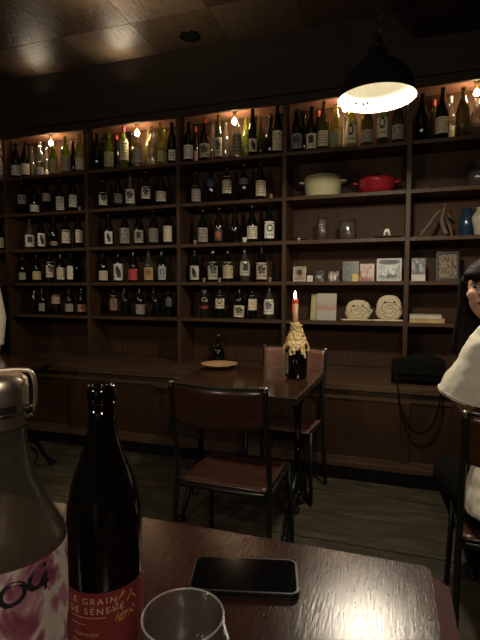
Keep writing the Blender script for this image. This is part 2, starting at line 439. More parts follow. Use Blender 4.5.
CR, WH, BE, GY, TN = (.72, .64, .47), (.80, .77, .68), (.60, .51, .34), (.40, .37, .31), (.46, .36, .24)
BK, RD, BR = (.02, .02, .02), (.35, .03, .02), (.20, .10, .05)
KIND = {'burgundy': 'wine bottle', 'bordeaux': 'square-shouldered wine bottle', 'flute': 'slender wine bottle', 'sparkling': 'stout sparkling wine bottle', 'jar': 'short wide-necked bottle'}
BAYN = {0: 'bay cut off by the left edge', 1: 'leftmost full bay', 2: 'second full bay from left', 3: 'bay left of the candle', 4: 'bay behind the hanging lamp', 5: 'rightmost bay'}
ROWN = ['top', 'second', 'third', 'fourth', 'lowest']
ORD = ['first', 'second', 'third', 'fourth', 'fifth', 'sixth', 'seventh', 'eighth', 'ninth', 'tenth', 'eleventh', 'twelfth', 'thirteenth']
# bay, row, px, kind, H, glass, label(None or (z0,z1,width,design,base,ink,words)), capsule(None or colour), depth 0 front 1 back, tilt deg
B, X_, Fl, S = 'burgundy', 'bordeaux', 'flute', 'sparkling'
def lb(z0, z1, w, d, base, ink=BK, words='cream label'): return (z0, z1, w, d, base, ink, words)
BT = [
 (0,0,-1,B,.30,'clear',lb(.05,.13,1.9,'type',WH,BK,'white label'),None,0,0),
 (0,2,0,B,.28,'dark',lb(.03,.11,1.6,'type',BE,BK,'beige label'),None,0,0),
 (1,0,14,B,.31,'dark',lb(.03,.105,2.3,'scrawl',WH,BK,'white label with a black ring'),None,0,0),
 (1,0,25.5,B,.31,'dark',lb(.03,.11,1.7,'type',CR,BK,'cream upright label'),None,0,0),
 (1,0,32,Fl,.31,'clear',None,None,1,0),
 (1,0,40,B,.30,'clear',lb(.02,.07,1.2,'scrawl',WH,BK,'clear glass printed at the foot'),None,0,0),
 (1,0,46.5,B,.29,'clear',lb(.02,.07,1.5,'plain',WH,BK,'small white label'),None,1,0),
 (1,0,53,B,.33,'green',lb(.02,.12,1.7,'type',TN,BK,'brownish label'),None,0,0),
 (1,0,65.5,B,.32,'green',lb(.03,.13,2.3,'type',GY,BK,'wide grey label'),None,0,0),
 (1,0,73,B,.31,'dark',None,None,1,0),
 (1,0,80,B,.33,'yellow',lb(.03,.11,2.2,'type',CR,BK,'cream label'),None,0,0),
 (1,1,22,X_,.28,'dark',lb(.10,.17,2.1,'ring',GY,BK,'grey label high on the body'),None,0,0),
 (1,1,34.5,B,.28,'dark',lb(.02,.075,2.3,'plain',WH,BK,'low white label'),None,0,0),
 (1,1,46.5,X_,.28,'dark',lb(.11,.17,2.0,'plain',GY,BK,'grey band label'),None,0,0),
 (1,1,60,B,.275,'dark',lb(.02,.12,1.7,'scrawl',WH,BK,'white label with curly script'),None,0,0),
 (1,1,73,B,.28,'dark',lb(.04,.13,1.7,'type',WH,BK,'white upright label'),None,0,0),
 (1,2,30,B,.275,'clear',lb(.03,.12,2.4,'square',WH,BK,'white striped label'),None,0,0),
 (1,2,41,B,.28,'dark',lb(.03,.13,1.7,'leaf',WH,BK,'white label with a black figure'),None,0,0),
 (1,2,54,B,.28,'dark',lb(.03,.065,1.7,'scrawl',BR,BE,'small brown label'),None,0,0),
 (1,2,66,B,.285,'dark',lb(.05,.15,2.1,'type',CR,BK,'large cream label'),None,0,0),
 (1,2,78.5,B,.28,'dark',lb(.05,.145,1.5,'type',CR,BK,'narrow cream label'),None,0,0),
 (1,3,23,B,.255,'dark',lb(.03,.085,1.4,'type',GY,BK,'small square grey label'),None,0,0),
 (1,3,37,B,.275,'dark',lb(.03,.095,2.0,'plain',(.55,.45,.22),BK,'cream and gold label'),None,0,0),
 (1,3,50,X_,.28,'dark',lb(.05,.17,2.1,'figure',CR,BK,'tall cream label'),None,0,0),
 (1,3,61,B,.28,'dark',lb(.03,.12,2.0,'type',CR,BK,'cream label with small type'),None,0,0),
 (1,3,71,B,.28,'dark',lb(.03,.13,1.2,'plain',WH,BK,'white strip label'),None,0,0),
 (1,3,77,B,.27,'dark',None,None,1,0),
 (1,4,32.5,B,.275,'brown',None,None,0,9),
 (1,4,43,B,.275,'dark',lb(.03,.09,1.2,'scrawl',GY,BK,'faint grey label'),None,0,0),
 (1,4,56.5,X_,.27,'dark',lb(.10,.17,2.4,'plain',TN,BK,'wide tan band label'),None,0,0),
 (1,4,70,B,.26,'dark',lb(.03,.09,1.9,'type',GY,BK,'small pale label'),None,0,0),
 (1,4,82,B,.26,'dark',lb(.03,.085,2.0,'figure',(.45,.28,.2),RD,'pinkish beige label'),None,0,0),
 (2,0,95,B,.31,'dark',None,None,0,0),
 (2,0,102,Fl,.31,'dark',None,None,1,0),
 (2,0,109,B,.31,'green',lb(.03,.13,2.2,'type',(.42,.42,.26),BK,'pale green label'),None,0,0),
 (2,0,117,Fl,.32,'dark',None,(.4,.03,.03),1,0),
 (2,0,124,X_,.34,'green',lb(.07,.20,2.2,'type',(.55,.55,.34),BK,'large cream label'),(.5,.03,.03),0,0),
 (2,0,132,B,.32,'dark',None,None,1,0),
 (2,0,138,B,.32,'clear',lb(.04,.18,1.6,'type',(.45,.40,.32),BK,'tall grey label'),None,0,0),
 (2,0,149,B,.33,'yellow',None,None,1,0),
 (2,0,152.5,Fl,.32,'clear',None,None,0,0),
 (2,0,160,B,.33,'yellow',lb(.03,.10,1.6,'plain',(.5,.42,.2),BK,'yellow label'),None,0,0),
 (2,0,166,B,.32,'yellow',lb(.03,.10,1.6,'plain',WH,BK,'round white label'),None,1,0),
 (2,0,172,B,.32,'dark',lb(.03,.10,1.3,'ring',WH,BK,'white label with a dark ring'),None,0,0),
 (2,1,102.5,B,.24,'dark',lb(.04,.14,1.9,'figure',WH,BK,'white label with black drawing'),None,0,0),
 (2,1,118,B,.275,'dark',lb(.04,.12,2.3,'type',BK,WH,'black label with white type'),None,0,0),
 (2,1,130.5,B,.275,'clear',lb(.04,.14,2.1,'figure',WH,BK,'black and white block label'),None,0,0),
 (2,1,146,B,.28,'dark',lb(.07,.19,1.9,'figure',WH,BK,'tall white label with black figure'),None,0,0),
 (2,1,161,B,.28,'dark',lb(.04,.11,2.4,'type',CR,BK,'wide cream label'),None,0,0),
 (2,2,109,B,.275,'brown',lb(.03,.12,1.6,'leaf',WH,BK,'white label with a dark bird shape'),None,0,0),
 (2,2,125,B,.28,'dark',lb(.03,.14,2.3,'scrawl',GY,BK,'grey label'),None,0,0),
 (2,2,139,B,.28,'dark',lb(.03,.12,2.0,'square',GY,BK,'pale label with a dark square'),None,0,0),
 (2,2,153.5,B,.28,'dark',lb(.03,.13,2.3,'plain',(.22,.20,.17),BK,'dull grey label'),None,0,0),
 (2,2,168.5,B,.285,'dark',lb(.03,.14,2.0,'plain',CR,BR,'cream label with a small spot'),None,0,0),
 (2,3,103.5,B,.27,'dark',lb(.02,.09,2.0,'type',CR,BK,'low cream label'),None,0,0),
 (2,3,118.5,X_,.27,'dark',lb(.02,.14,2.6,'leaf',WH,BK,'white label with a big black feather'),None,0,0),
 (2,3,133.5,B,.275,'dark',lb(.02,.10,2.2,'plain',(.55,.06,.07),BK,'red label'),None,0,0),
 (2,3,149,B,.275,'clear',lb(.02,.11,2.0,'figure',(.55,.38,.14),BR,'orange label'),None,0,0),
 (2,3,162,B,.28,'dark',lb(.02,.115,1.6,'ring',(.42,.44,.46),BK,'pale blue-grey label with a dark oval'),None,0,0),
 (2,4,114,X_,.26,'brown',lb(.05,.16,1.9,'leaf',(.30,.20,.12),BR,'brown patterned label'),None,0,0),
 (2,4,125,B,.25,'dark',None,None,0,0),
 (2,4,140,B,.265,'dark',lb(.02,.09,2.2,'scrawl',GY,BK,'grey label with black scribble'),None,0,0),
 (2,4,157.5,B,.27,'dark',None,None,0,-8),
 (2,4,169,X_,.265,'dark',lb(.09,.15,2.0,'plain',(.05,.07,.10),GY,'dark blue label'),None,0,0),
 (3,0,187,B,.31,'dark',lb(.03,.12,2.0,'type',WH,BK,'white label'),None,0,0),
 (3,0,195.5,Fl,.31,'brown',lb(.04,.11,1.3,'plain',(.32,.2,.16),BK,'pinkish narrow label'),(.25,.04,.04),1,0),
 (3,0,205,B,.33,'dark',lb(.03,.12,2.6,'figure',(.50,.47,.36),BK,'cream label with a drawn scene'),(.55,.06,.04),0,0),
 (3,0,213,B,.32,'clear',None,None,1,0),
 (3,0,218.5,Fl,.34,'olive',lb(.03,.15,1.9,'figure',(.50,.46,.38),BK,'cream label with black figures'),None,0,0),
 (3,0,226,B,.32,'clear',None,None,1,0),
 (3,0,237,X_,.30,'clear',lb(.02,.19,2.6,'type',(.24,.21,.17),BK,'large grey label'),None,0,0),
 (3,0,246,B,.33,'green',None,None,1,0),
 (3,0,252.5,Fl,.365,'dark',lb(.04,.12,2.1,'leaf',CR,BK,'cream label with a black bird'),None,0,0),
 (3,0,261,B,.32,'olive',None,None,1,0),
 (3,0,269,B,.33,'dark',None,None,1,0),
 (3,0,277,B,.35,'dark',lb(.03,.15,2.1,'scrawl',CR,BR,'speckled cream label'),None,0,0),
 (3,1,196,B,.24,'dark',lb(.02,.125,1.9,'type',GY,BK,'beige label'),None,0,0),
 (3,1,211,X_,.27,'dark',lb(.13,.19,2.2,'plain',(.05,.07,.12),BK,'dark blue label'),None,0,0),
 (3,1,227,X_,.28,'dark',lb(.07,.20,2.4,'type',CR,BK,'tall cream label'),None,0,0),
 (3,1,244,X_,.27,'dark',lb(.13,.17,2.4,'plain',(.18,.17,.16),BK,'dull grey band label'),None,0,0),
 (3,1,260.5,B,.28,'dark',lb(.03,.13,2.1,'type',CR,BK,'cream label with a small seal'),None,0,0),
 (3,2,203,B,.26,'dark',lb(.02,.115,2.2,'scrawl',(.42,.38,.33),BK,'pinkish grey label'),None,0,0),
 (3,2,219,B,.28,'brown',lb(.02,.10,2.0,'figure',BK,(.45,.14,.08),'dark label with an orange drawing'),None,0,0),
 (3,2,235,Fl,.285,'dark',None,None,0,0),
 (3,2,252,B,.27,'dark',lb(.03,.115,2.2,'type',CR,BK,'cream label with script'),None,0,0),
 (3,2,269,B,.28,'dark',lb(.03,.14,2.0,'ring',WH,BK,'white label with a black round figure'),None,0,0),
 (3,3,195,B,.24,'dark',lb(.02,.115,2.0,'leaf',(.58,.55,.50),BK,'white label with a dark bird'),None,0,0),
 (3,3,212.5,B,.275,'dark',lb(.02,.15,2.3,'figure',(.40,.42,.30),BK,'greenish white label'),None,0,0),
 (3,3,228,B,.28,'dark',lb(.03,.14,2.6,'type',(.52,.44,.28),BR,'wide beige label'),None,0,0),
 (3,3,244.5,B,.28,'clear',lb(.05,.16,2.2,'square',(.45,.43,.36),BK,'grey label'),None,0,0),
 (3,3,261.5,B,.28,'dark',lb(.02,.13,2.6,'figure',(.52,.47,.36),BK,'cream label with dark drawing'),None,0,0),
 (3,4,220,X_,.275,'dark',lb(.08,.22,2.2,'portrait',CR,BK,'tall cream label with a drawn head'),None,0,0),
 (3,4,238.5,B,.265,'dark',lb(.01,.09,2.6,'figure',CR,BK,'slanted cream label'),None,0,3),
 (3,4,252,X_,.27,'dark',lb(.07,.20,2.0,'portrait',CR,TN,'tall cream label with a pale drawing'),None,0,0),
 (3,4,269,B,.28,'clear',lb(.04,.15,2.2,'figure',WH,(.08,.08,.15),'white label with a blue-black picture'),None,0,0),
 (4,0,297,B,.31,'dark',lb(.03,.12,2.3,'figure',(.20,.25,.30),BK,'blue-grey label'),None,0,0),
 (4,0,304,B,.30,'dark',None,None,1,0),
 (4,0,312,B,.31,'brown',lb(.02,.11,2.0,'square',CR,BK,'cream label with a dark square'),None,0,0),
 (4,0,318,B,.32,'brown',None,(.35,.06,.04),1,0),
 (4,0,322.5,B,.34,'olive',lb(.03,.12,2.0,'type',CR,BK,'cream label'),None,0,0),
 (4,0,335.5,B,.31,'yellow',lb(.03,.11,2.3,'type',(.36,.38,.24),BK,'grey-green label'),None,0,0),
 (4,0,351,B,.31,'yellow',lb(.03,.17,2.2,'portrait',CR,BK,'cream label with an arched picture'),None,0,0),
 (4,0,366.5,B,.31,'olive',lb(.03,.10,2.4,'type',GY,BK,'low grey label'),None,0,0),
 (4,0,382,X_,.31,'olive',lb(.05,.19,2.3,'portrait',CR,BK,'portrait label'),None,0,0),
 (4,0,397,B,.31,'olive',lb(.03,.11,2.2,'scrawl',GY,BK,'grey label with a signature'),None,0,0),
 (5,0,421,B,.31,'dark',None,None,0,0),
 (5,0,432.5,Fl,.30,'olive',None,(.5,.08,.08),1,0),
 (5,0,441,B,.33,'dark',lb(.04,.13,2.4,'type',CR,BR,'cream label with a blue patch'),None,0,0),
 (5,0,449,B,.31,'clear',lb(.02,.10,1.6,'plain',CR,BK,'white label'),(.7,.68,.6),1,0),
 (5,0,461.5,B,.32,'olive',None,None,0,0),
]
RAD = {'burgundy': .0435, 'bordeaux': .0400, 'flute': .0360, 'sparkling': .043, 'jar': .038}
byrow = {}
for t in BT: byrow.setdefault((t[0], t[1]), []).append(t)
rim_y = {0: 157, 1: 200, 2: 243, 3: 282, 4: 319}
# group bottles by what the wall shows: every bottle is its own thing
for (bay, row), lst in byrow.items():
    lst.sort(key=lambda t: t[2])
    pos = []
    for t in lst:
        Yb = 3.588 if not t[8] else 3.705
        p = atY(t[2], rim_y[row], Yb); pos.append([p.x, Yb])
    # keep the bottles standing clear of one another within each rank
    for d in (0, 1):
        idx = [i for i, t in enumerate(lst) if t[8] == d]
        for _ in range(60):
            for i, j in zip(idx, idx[1:]):
                need = RAD[lst[i][3]]+RAD[lst[j][3]]+.002
                gap = pos[j][0]-pos[i][0]
                if gap < need:
                    e = (need-gap)/2; pos[i][0] -= e; pos[j][0] += e
            if idx:
                lo = UP[bay]+.018+RAD[lst[idx[0]][3]]; hi = UP[bay+1]-.018-RAD[lst[idx[-1]][3]]
                pos[idx[0]][0] = max(pos[idx[0]][0], lo); pos[idx[-1]][0] = min(pos[idx[-1]][0], hi)
    for i, (t, p) in enumerate(zip(lst, pos)):
        bay, row, px, kind, H, gl, lab, capc, dep, tilt = t
        R = RAD[kind]
        gap = (2.70 if row == 0 else ROW[row-1]-BT_)-ROW[row]
        if row == 0 and t[8] == 0 and min(abs(px-b_) for b_ in (50.5, 137, 234.5, 345, 475.5)) < 6: H = min(H, .255)
        H = H*1.10 if row == 0 else min(H*1.05, gap-.008)
        words = '%s glass %s' % (GW[gl], KIND[kind])
        words += (' with %s' % lab[6]) if lab else ' without a label'
        if capc: words += ' and %s neck foil' % ('white' if capc[1] > .3 else 'red')
        place = ', %s from left, %s shelf, %s' % (ORD[i], ROWN[row], BAYN[bay])
        if len((words+place).split()) > 16: place = ', %s from left, %s shelf, %s' % (ORD[i], ROWN[row], {0: 'cut-off bay', 1: 'leftmost bay', 2: 'second bay', 3: 'third bay', 4: 'lamp bay', 5: 'rightmost bay'}[bay])
        if len((words+place).split()) > 16: words = words.replace(' glass', '').replace('square-shouldered ', '').replace('slender ', '')
        if len((words+place).split()) > 16 and lab: words = '%s bottle, %s' % (GW[gl], lab[6])
        if len((words+place).split()) > 16: place = place.replace(' from left', '')
        rt = empty('wine_bottle', (p[0], p[1], ROW[row]+.0005), words+place, 'bottle', 'bottles on the wall shelves')
        if tilt:
            rt.rotation_euler.y = math.radians(tilt); rt.location.z += R*abs(math.sin(math.radians(tilt)))*.93
        hollow = gl in ('green', 'olive', 'clear', 'yellow')
        link('glass_body', bottle_mesh(kind, H, R, GL[gl], hollow), None, rt)
        face = math.atan2(CAM.y-p[1], CAM.x-p[0])+random.uniform(-.25, .25)
        if lab:
            z0, z1, w, d, base, ink, wd = lab
            z1 = z0+(z1-z0)*1.2; w = w*1.05
            if row == 0: z0, z1 = z0*1.1, z1*1.05
            zmax = {B: .52, X_: .63, Fl: .44}[kind]*H
            z1_ = min(z1, zmax+.02)
            prof = [(a, c) for a, c in prof_pts(kind, H, R)]
            def pr(z, prof=prof):
                for (r0, q0), (r1, q1) in zip(prof, prof[1:]):
                    if q0 <= z <= q1 and q1 > q0: return r0+(r1-r0)*(z-q0)/(q1-q0)
                return R
            MB().patch(R, z0, z1_, face-w/2, face+w/2, nz=4, prof=pr, off=.0006).build('paper_label', printed(d, base, ink), rt, fix=False)
        if capc:
            pf = [(r+.0006, z) for r, z in prof_pts(kind, H, R) if z > .84*H]
            MB().lathe(pf+[(0, H+.0006)], seg=20, cap=False).build('neck_foil', plain('foil_%d%d' % (capc[0]*99, capc[1]*99), capc, .35, .3), rt)
        elif gl == 'dark' and i % 3 == 0 and kind != Fl:
            MB().lathe([(.0098, H-.02), (.0098, H+.006), (.0088, H+.008), (0, H+.008)], seg=12, cap=True).build('cork', plain('cork', (.42, .28, .15), .85, noise=.3, scale=120), rt)

# loose corks and small cups on the shelf edges
M_cork = plain('cork', (.42, .28, .15), .85)
for px, row, words in ((79.5, 1, 'leftmost bay, second shelf'), (195, 2, 'bay left of the candle, third shelf'), (204, 3, 'under the bird label, fourth shelf'), (219.5, 3, 'beside the greenish label, fourth shelf'), (270, 3, 'right end of the fourth shelf'), (271, 1, 'right end of the second shelf')):
    p = atY(px, rim_y[row], 3.535)
    MB().lathe([(.0105, 0), (.0115, .002), (.0115, .02), (.0135, .021), (.0135, .031), (.012, .033), (0, .033)], seg=14).build('bottle_cork', M_cork, None, (p.x, 3.535, ROW[row]+.0005))
    tag(bpy.context.scene.collection.objects[-1], 'small stopper cork standing in front of bottles, '+words, 'cork', 'loose corks on the shelves')
p = atY(244.5, 243, 3.54)
MB().lathe([(.013, 0), (.016, .002), (.019, .042), (.017, .042), (.014, .006), (0, .006)], seg=18, cap=False).build('small_cup', plain('white_china', (.7, .66, .56), .3), None, (p.x, 3.54, ROW[2]+.0005))
tag(COL.objects[-1], 'tiny white cup at the edge of the third shelf before the wine bottles', 'cup')

# the tall clear bottle with printed letters on the lowest shelf
p = atY(204.5, 319, 3.585)
rt = empty('printed_glass_bottle', (p.x, 3.585, ROW[4]+.0005), 'clear short bottle printed Ca with a red band, first from left on the lowest shelf', 'bottle', 'bottles on the wall shelves')
link('glass_body', bottle_mesh('jar', .27, .036, plain('smoky_glass', (.02, .015, .012), .12), False), None, rt)
face = math.atan2(-3.585, -p.x)
q = MB(); text_on_cyl(q, 'Ca', .05, .0365, face-.75, .135); q.build('printed_letters', plain('white_print', (.8, .78, .7), .6), rt)
MB().patch(.0365, .075, .10, face-1, face+1).build('printed_band', plain('red_print', (.3, .03, .03), .6), rt, fix=False)
MB().lathe([(.028, .262), (.029, .264), (.029, .285), (0, .287)], seg=20).build('lid', plain('grey_lid', (.2, .2, .18), .4), rt)

# large glass jar at the top right with its brown contents
p = atY(477, 160, 3.60)
rt = empty('glass_jar', (p.x, 3.60, ROW[0]+.0005), 'tall clear glass bottle of brown contents under the top right spotlight', 'jar'); rt.scale.z = .84
MB().lathe([(0, .008), (.05, 0), (.056, .006), (.056, .15), (.05, .19), (.034, .23), (.03, .26), (.03, .31), (.033, .315), (.033, .33), (.029, .33), (.027, .26), (.031, .23), (.047, .188), (.053, .15), (.053, .01), (0, .014)], seg=28, cap=False).build('glass_body', GL['clear'], rt)
MB().lathe([(0, .016), (.05, .016), (.0515, .02), (.0515, .115), (0, .12)], seg=24, cap=False).build('contents', plain('dried_fruit', (.16, .07, .04), .7, noise=.6, scale=40, bump=.8), rt)

# white taper between bottles, top shelf
p = atY(344.5, 160, 3.56)
MB().lathe([(.016, 0), (.017, .003), (.017, .035), (.0105, .037), (.0105, .22), (.004, .228), (.0015, .229), (.0015, .238), (0, .238)], seg=18).build('taper_candle', plain('ivory_wax', (.72, .68, .58), .5), None, (p.x, 3.545, ROW[0]+.0005))
tag(COL.objects[-1], 'slim unlit white taper candle standing among bottles on the top shelf', 'candle')

# ------------------------------------------------------------------ cookware, jars, ornaments in the right bays
p = atY(322.5, 190, 3.62)
rt = empty('dutch_oven', (p.x, 3.63, ROW[1]+.0005), 'cream enamelled round cooking pot with lid on the shelf left of red casserole', 'cooking pot')
Rp = .143; rt.scale.z = 1.12
MB().lathe([(0, .002), (Rp*.88, .0), (Rp*.93, .006), (Rp, .115), (Rp*1.01, .12), (Rp*.97, .122), (Rp*.9, .01), (0, .01)], seg=48, cap=False).build('pot_body', M_cream, rt)
MB().lathe([(Rp*1.015, .1225), (Rp*1.02, .127), (Rp*.95, .138), (Rp*.7, .150), (Rp*.2, .157), (0, .158)], seg=48, cap=False).build('lid', M_cream, rt)
MB().lathe([(.008, .157), (.007, .163), (.018, .167), (.019, .172), (.014, .177), (0, .178)], seg=20).build('lid_knob', M_blkknob, rt)
for s_ in (-1, 1):
    MB().tube(smooth_path([(s_*(Rp-.012), -.035, .1), (s_*(Rp+.026), -.032, .104), (s_*(Rp+.034), 0, .105), (s_*(Rp+.026), .032, .104), (s_*(Rp-.012), .035, .1)]), .007).build('handle', M_cream, rt)
p = atY(376.5, 187, 3.62)
rt = empty('shallow_casserole', (p.x, 3.630, ROW[1]+.0005), 'low red enamelled casserole with lid on the shelf beneath the hanging lamp', 'cooking pot')
Rr = .138; rt.scale.z = 1.35
MB().lathe([(0, .002), (Rr*.7, 0), (Rr*.86, .01), (Rr*.97, .04), (Rr, .062), (Rr*1.02, .066), (Rr*.95, .066), (Rr*.8, .014), (0, .01)], seg=48, cap=False).build('pot_body', M_redenam, rt)
MB().lathe([(Rr*1.01, .0665), (Rr*1.02, .072), (Rr*.92, .086), (Rr*.6, .097), (Rr*.2, .101), (0, .102)], seg=48, cap=False).build('lid', M_redenam, rt)
MB().lathe([(.008, .101), (.007, .107), (.018, .111), (.018, .116), (0, .12)], seg=20).build('lid_knob', M_blkknob, rt)
for s_ in (-1, 1):
    MB().tube(smooth_path([(s_*(Rr-.012), -.035, .055), (s_*(Rr+.024), -.032, .064), (s_*(Rr+.032), 0, .066), (s_*(Rr+.024), .032, .064), (s_*(Rr-.012), .035, .055)]), .0075).build('handle', M_redenam, rt)
# glass jars
M_thin = glass('old_clear_glass', (.96, .93, .87), .05, 1.8, .015)
def jar(px, R, H, words):
    p = atY(px, 240, 3.60); rt = empty('glass_canister', (p.x, 3.60, ROW[2]+.0005), words, 'glass jar')
    MB().lathe([(0, 0), (R*.9, 0), (R, .006), (R, H*.86), (R*.9, H*.9), (R*.9, H*.96), (R*.84, H*.96), (R*.84, H*.9), (R-.004, H*.85), (R-.004, .012), (0, .008)], seg=30, cap=False).build('glass_body', M_thin, rt)
    MB().lathe([(R*.94, H*.962), (R*.95, H*.985), (R*.5, H), (0, H)], seg=30).build('lid', M_thin, rt)
jar(322, .040, .175, 'tall narrow clear glass canister on the third shelf of the lamp bay')
jar(347.5, .068, .150, 'wide squat clear glass canister right of the narrow glass canister')
p = atY(300, 240, 3.60)
rt = empty('corkscrew', (p.x, 3.585, ROW[2]+.0005), 'small dark corkscrew lying left of the narrow glass canister', 'corkscrew')
MB().tube([(-.045, 0, .010), (-.02, 0, .012), (.045, 0, .010)], [.008, .010, .007]).build('handle', M_iron, rt)
MB().tube([(.0+.008*math.cos(k*.9)+0, -.004*k*.6-.012, .012+.008*math.sin(k*.9)) for k in range(14)], .003, 6).build('screw', M_steel, rt)
MB().ball((-.05, 0, .014), .0135).build('knob', M_iron, rt)
# dish with a little house-shaped ornament
p = atY(387.5, 240, 3.61)
MB().lathe([(0, .004), (.04, 0), (.05, .003), (.098, .016), (.1, .019), (.096, .020), (.05, .009), (0, .009)], seg=40, cap=False).build('shallow_dish', plain('brown_stoneware', (.10, .07, .05), .5), None, (p.x, 3.625, ROW[2]+.0005))
tag(COL.objects[-1], 'shallow brown stoneware dish holding a small white ornament', 'dish')
rt = empty('china_ornament', (p.x-.005, 3.60, ROW[2]+.0105), 'small white ornament with a black figure standing on the brown dish', 'ornament')
MB().prism([(-.026, 0), (.026, 0), (.020, .045), (.012, .062), (-.012, .062), (-.020, .045)], -.012, .012, .003, Matrix.Rotation(PI/2, 4, 'X')).build('body', plain('white_china', (.7, .66, .56), .3), rt)
q = MB()
for x, z, r in ((-.004, .032, .009), (.006, .024, .010), (-.008, .018, .007), (.004, .040, .006)): q.ball((x, -.0128, z), r, (1, .12, 1))
q.build('painted_figure', M_dark, rt)
# pictures
def frame(px, py0, py1, px0, px1, row, Y, words, mat, fmat, bw=.006, name='picture_frame', cat='picture frame', lean=10, group=None, depth=.012):
    h = (atY(px, py0, Y)-atY(px, py1, Y)).z; w = (atY(px1, py1, Y)-atY(px0, py1, Y)).x
    p = atY(px, py1, Y)
    rt = empty(name, (p.x, Y, ROW[row]+.001), words, cat, group); rt.rotation_euler.x = -math.radians(lean)
    rt.rotation_euler.z = -.0
    if fmat is not None:
        q = MB()
        for a in ((-w/2, w/2, 0, bw), (-w/2, w/2, h-bw, h), (-w/2, -w/2+bw, bw, h-bw), (w/2-bw, w/2, bw, h-bw)): q.box(a[0], a[1], -depth, 0, a[2], a[3], .001)
        q.build('frame', fmat, rt)
        MB().box(-w/2+bw*.5, w/2-bw*.5, -.002, .003, bw*.5, h-bw*.5).build('backing', M_dark, rt)
        MB().quad((-w/2+bw, -.0035, bw), (w/2-bw, -.0035, bw), (w/2-bw, -.0035, h-bw), (-w/2+bw, -.0035, h-bw)).build('picture', mat, rt, fix=False)
    else:
        MB().box(-w/2, w/2, -.0005, .0035, 0, h).build('card', plain('card_white', (.6, .56, .48), .6), rt)
        MB().quad((-w/2, -.0012, 0), (w/2, -.0012, 0), (w/2, -.0012, h), (-w/2, -.0012, h)).build('picture', mat, rt, fix=False)
    MB().box(-.004, .004, .004, .006, .001, h*.7, 0, Matrix.Rotation(math.radians(-22), 4, 'X')).build('easel_strut', M_dark, rt)
    return rt, w, h
pm = picture
SH = {}
def shapes(rt, w, h, lst):
    by = {}
    for cx, cz, rx, rz, colr in lst: by.setdefault(colr, []).append((cx, cz, rx, rz))
    for i, (colr, ls) in enumerate(by.items()):
        q = MB()
        for cx, cz, rx, rz in ls:
            vs_ = [q.bm.verts.new((cx*w+rx*w*math.cos(2*PI*k/20), -.0042-.0003*i, cz*h+rz*h*math.sin(2*PI*k/20))) for k in range(20)]
            q.bm.faces.new(vs_)
        q.build('printed_shape', plain('print_%d_%d_%d' % tuple(int(c_*999) for c_ in colr), colr, .5), rt)
W_ = plain('white_frame', (.66, .62, .52), .4); WF2 = plain('pale_green_frame', (.42, .46, .38), .4)
rt, w, h = frame(299.5, 265, 280, 293.5, 306, 3, 3.60, 'small white framed portrait photo at the left end above the candle', plain('sepia_paper', (.36, .30, .22), .5), W_)
shapes(rt, w, h, [(0, .20, .34, .14, (.30, .22, .15)), (.02, .50, .17, .20, (.34, .22, .15)), (-.02, .62, .24, .20, (.03, .02, .015))])
frame(309.8, 274, 280, 307, 312.5, 3, 3.585, 'tiny white card beside the small portrait photo', printed('type', WH, BK), None, name='photo_card', cat='card')
rt, w, h = frame(319.2, 269, 280, 315, 323.5, 3, 3.60, 'tiny dark photo card with a pale round face shape', picture('pic_dark_face', [(.35, (.02, .015, .012)), (.5, (.06, .05, .05)), (.62, (.4, .36, .34))], 2, 2, 4), None, name='photo_card', cat='card')
shapes(rt, w, h, [(0, .5, .26, .26, (.38, .34, .31)), (0, .68, .28, .12, (.03, .02, .02))])
rt, w, h = frame(333.2, 269, 279.5, 328, 338.5, 3, 3.60, 'tiny dark photo card showing two white figures', picture('pic_two', [(.4, (.02, .015, .012)), (.52, (.10, .05, .04)), (.6, (.6, .52, .46))], 2, 2, 9), None, name='photo_card', cat='card')
shapes(rt, w, h, [(-.18, .42, .12, .32, (.6, .55, .48)), (.14, .38, .14, .30, (.6, .55, .48)), (-.18, .80, .07, .09, (.42, .26, .2)), (.14, .76, .07, .09, (.42, .26, .2))])
rt, w, h = frame(350.3, 258.5, 279, 342.3, 358.5, 3, 3.61, 'green and blue picture postcard with a yellow corner', picture('pic_green', [(.3, (.02, .05, .03)), (.42, (.10, .17, .07)), (.5, (.20, .24, .12)), (.6, (.07, .10, .20)), (.7, (.25, .3, .35))], 5, 6, 2), None, name='postcard', cat='postcard')
MB().quad((w*.12, -.0020, 0), (w*.5, -.0020, 0), (w*.5, -.0020, h*.38), (w*.12, -.0020, h*.38)).build('yellow_patch', plain('yellow_print', (.6, .42, .10), .5), rt, fix=False)
rt, w, h = frame(366.8, 261.5, 279.5, 359.5, 374, 3, 3.605, 'reddish picture postcard of pale figures right of the green postcard', picture('pic_red', [(.3, (.05, .02, .02)), (.45, (.22, .07, .04)), (.55, (.55, .30, .20)), (.68, (.62, .5, .42))], 4, 3, 6), None, name='postcard', cat='postcard')
shapes(rt, w, h, [(-.15, .68, .16, .14, (.50, .34, .26)), (.2, .60, .13, .12, (.50, .34, .26)), (-.2, .38, .2, .18, (.55, .36, .27)), (.18, .34, .18, .14, (.5, .44, .38)), (0, .10, .42, .08, (.35, .10, .05))])
rt, w, h = frame(388.8, 257, 280, 376.5, 401.3, 3, 3.61, 'wide pale framed landscape picture with white swans at the bay end', picture('pic_swan', [(.34, (.03, .07, .05)), (.45, (.12, .18, .14)), (.55, (.22, .27, .24)), (.66, (.5, .54, .5))], 4, 3, 12), WF2, bw=.009)
shapes(rt, w, h, [(0, .84, .44, .10, (.035, .05, .035)), (0, .24, .34, .10, (.06, .09, .07)), (-.12, .40, .055, .20, (.62, .64, .58)), (.06, .48, .05, .17, (.62, .64, .58)), (.16, .38, .11, .10, (.62, .64, .58)), (-.20, .32, .10, .08, (.62, .64, .58))])
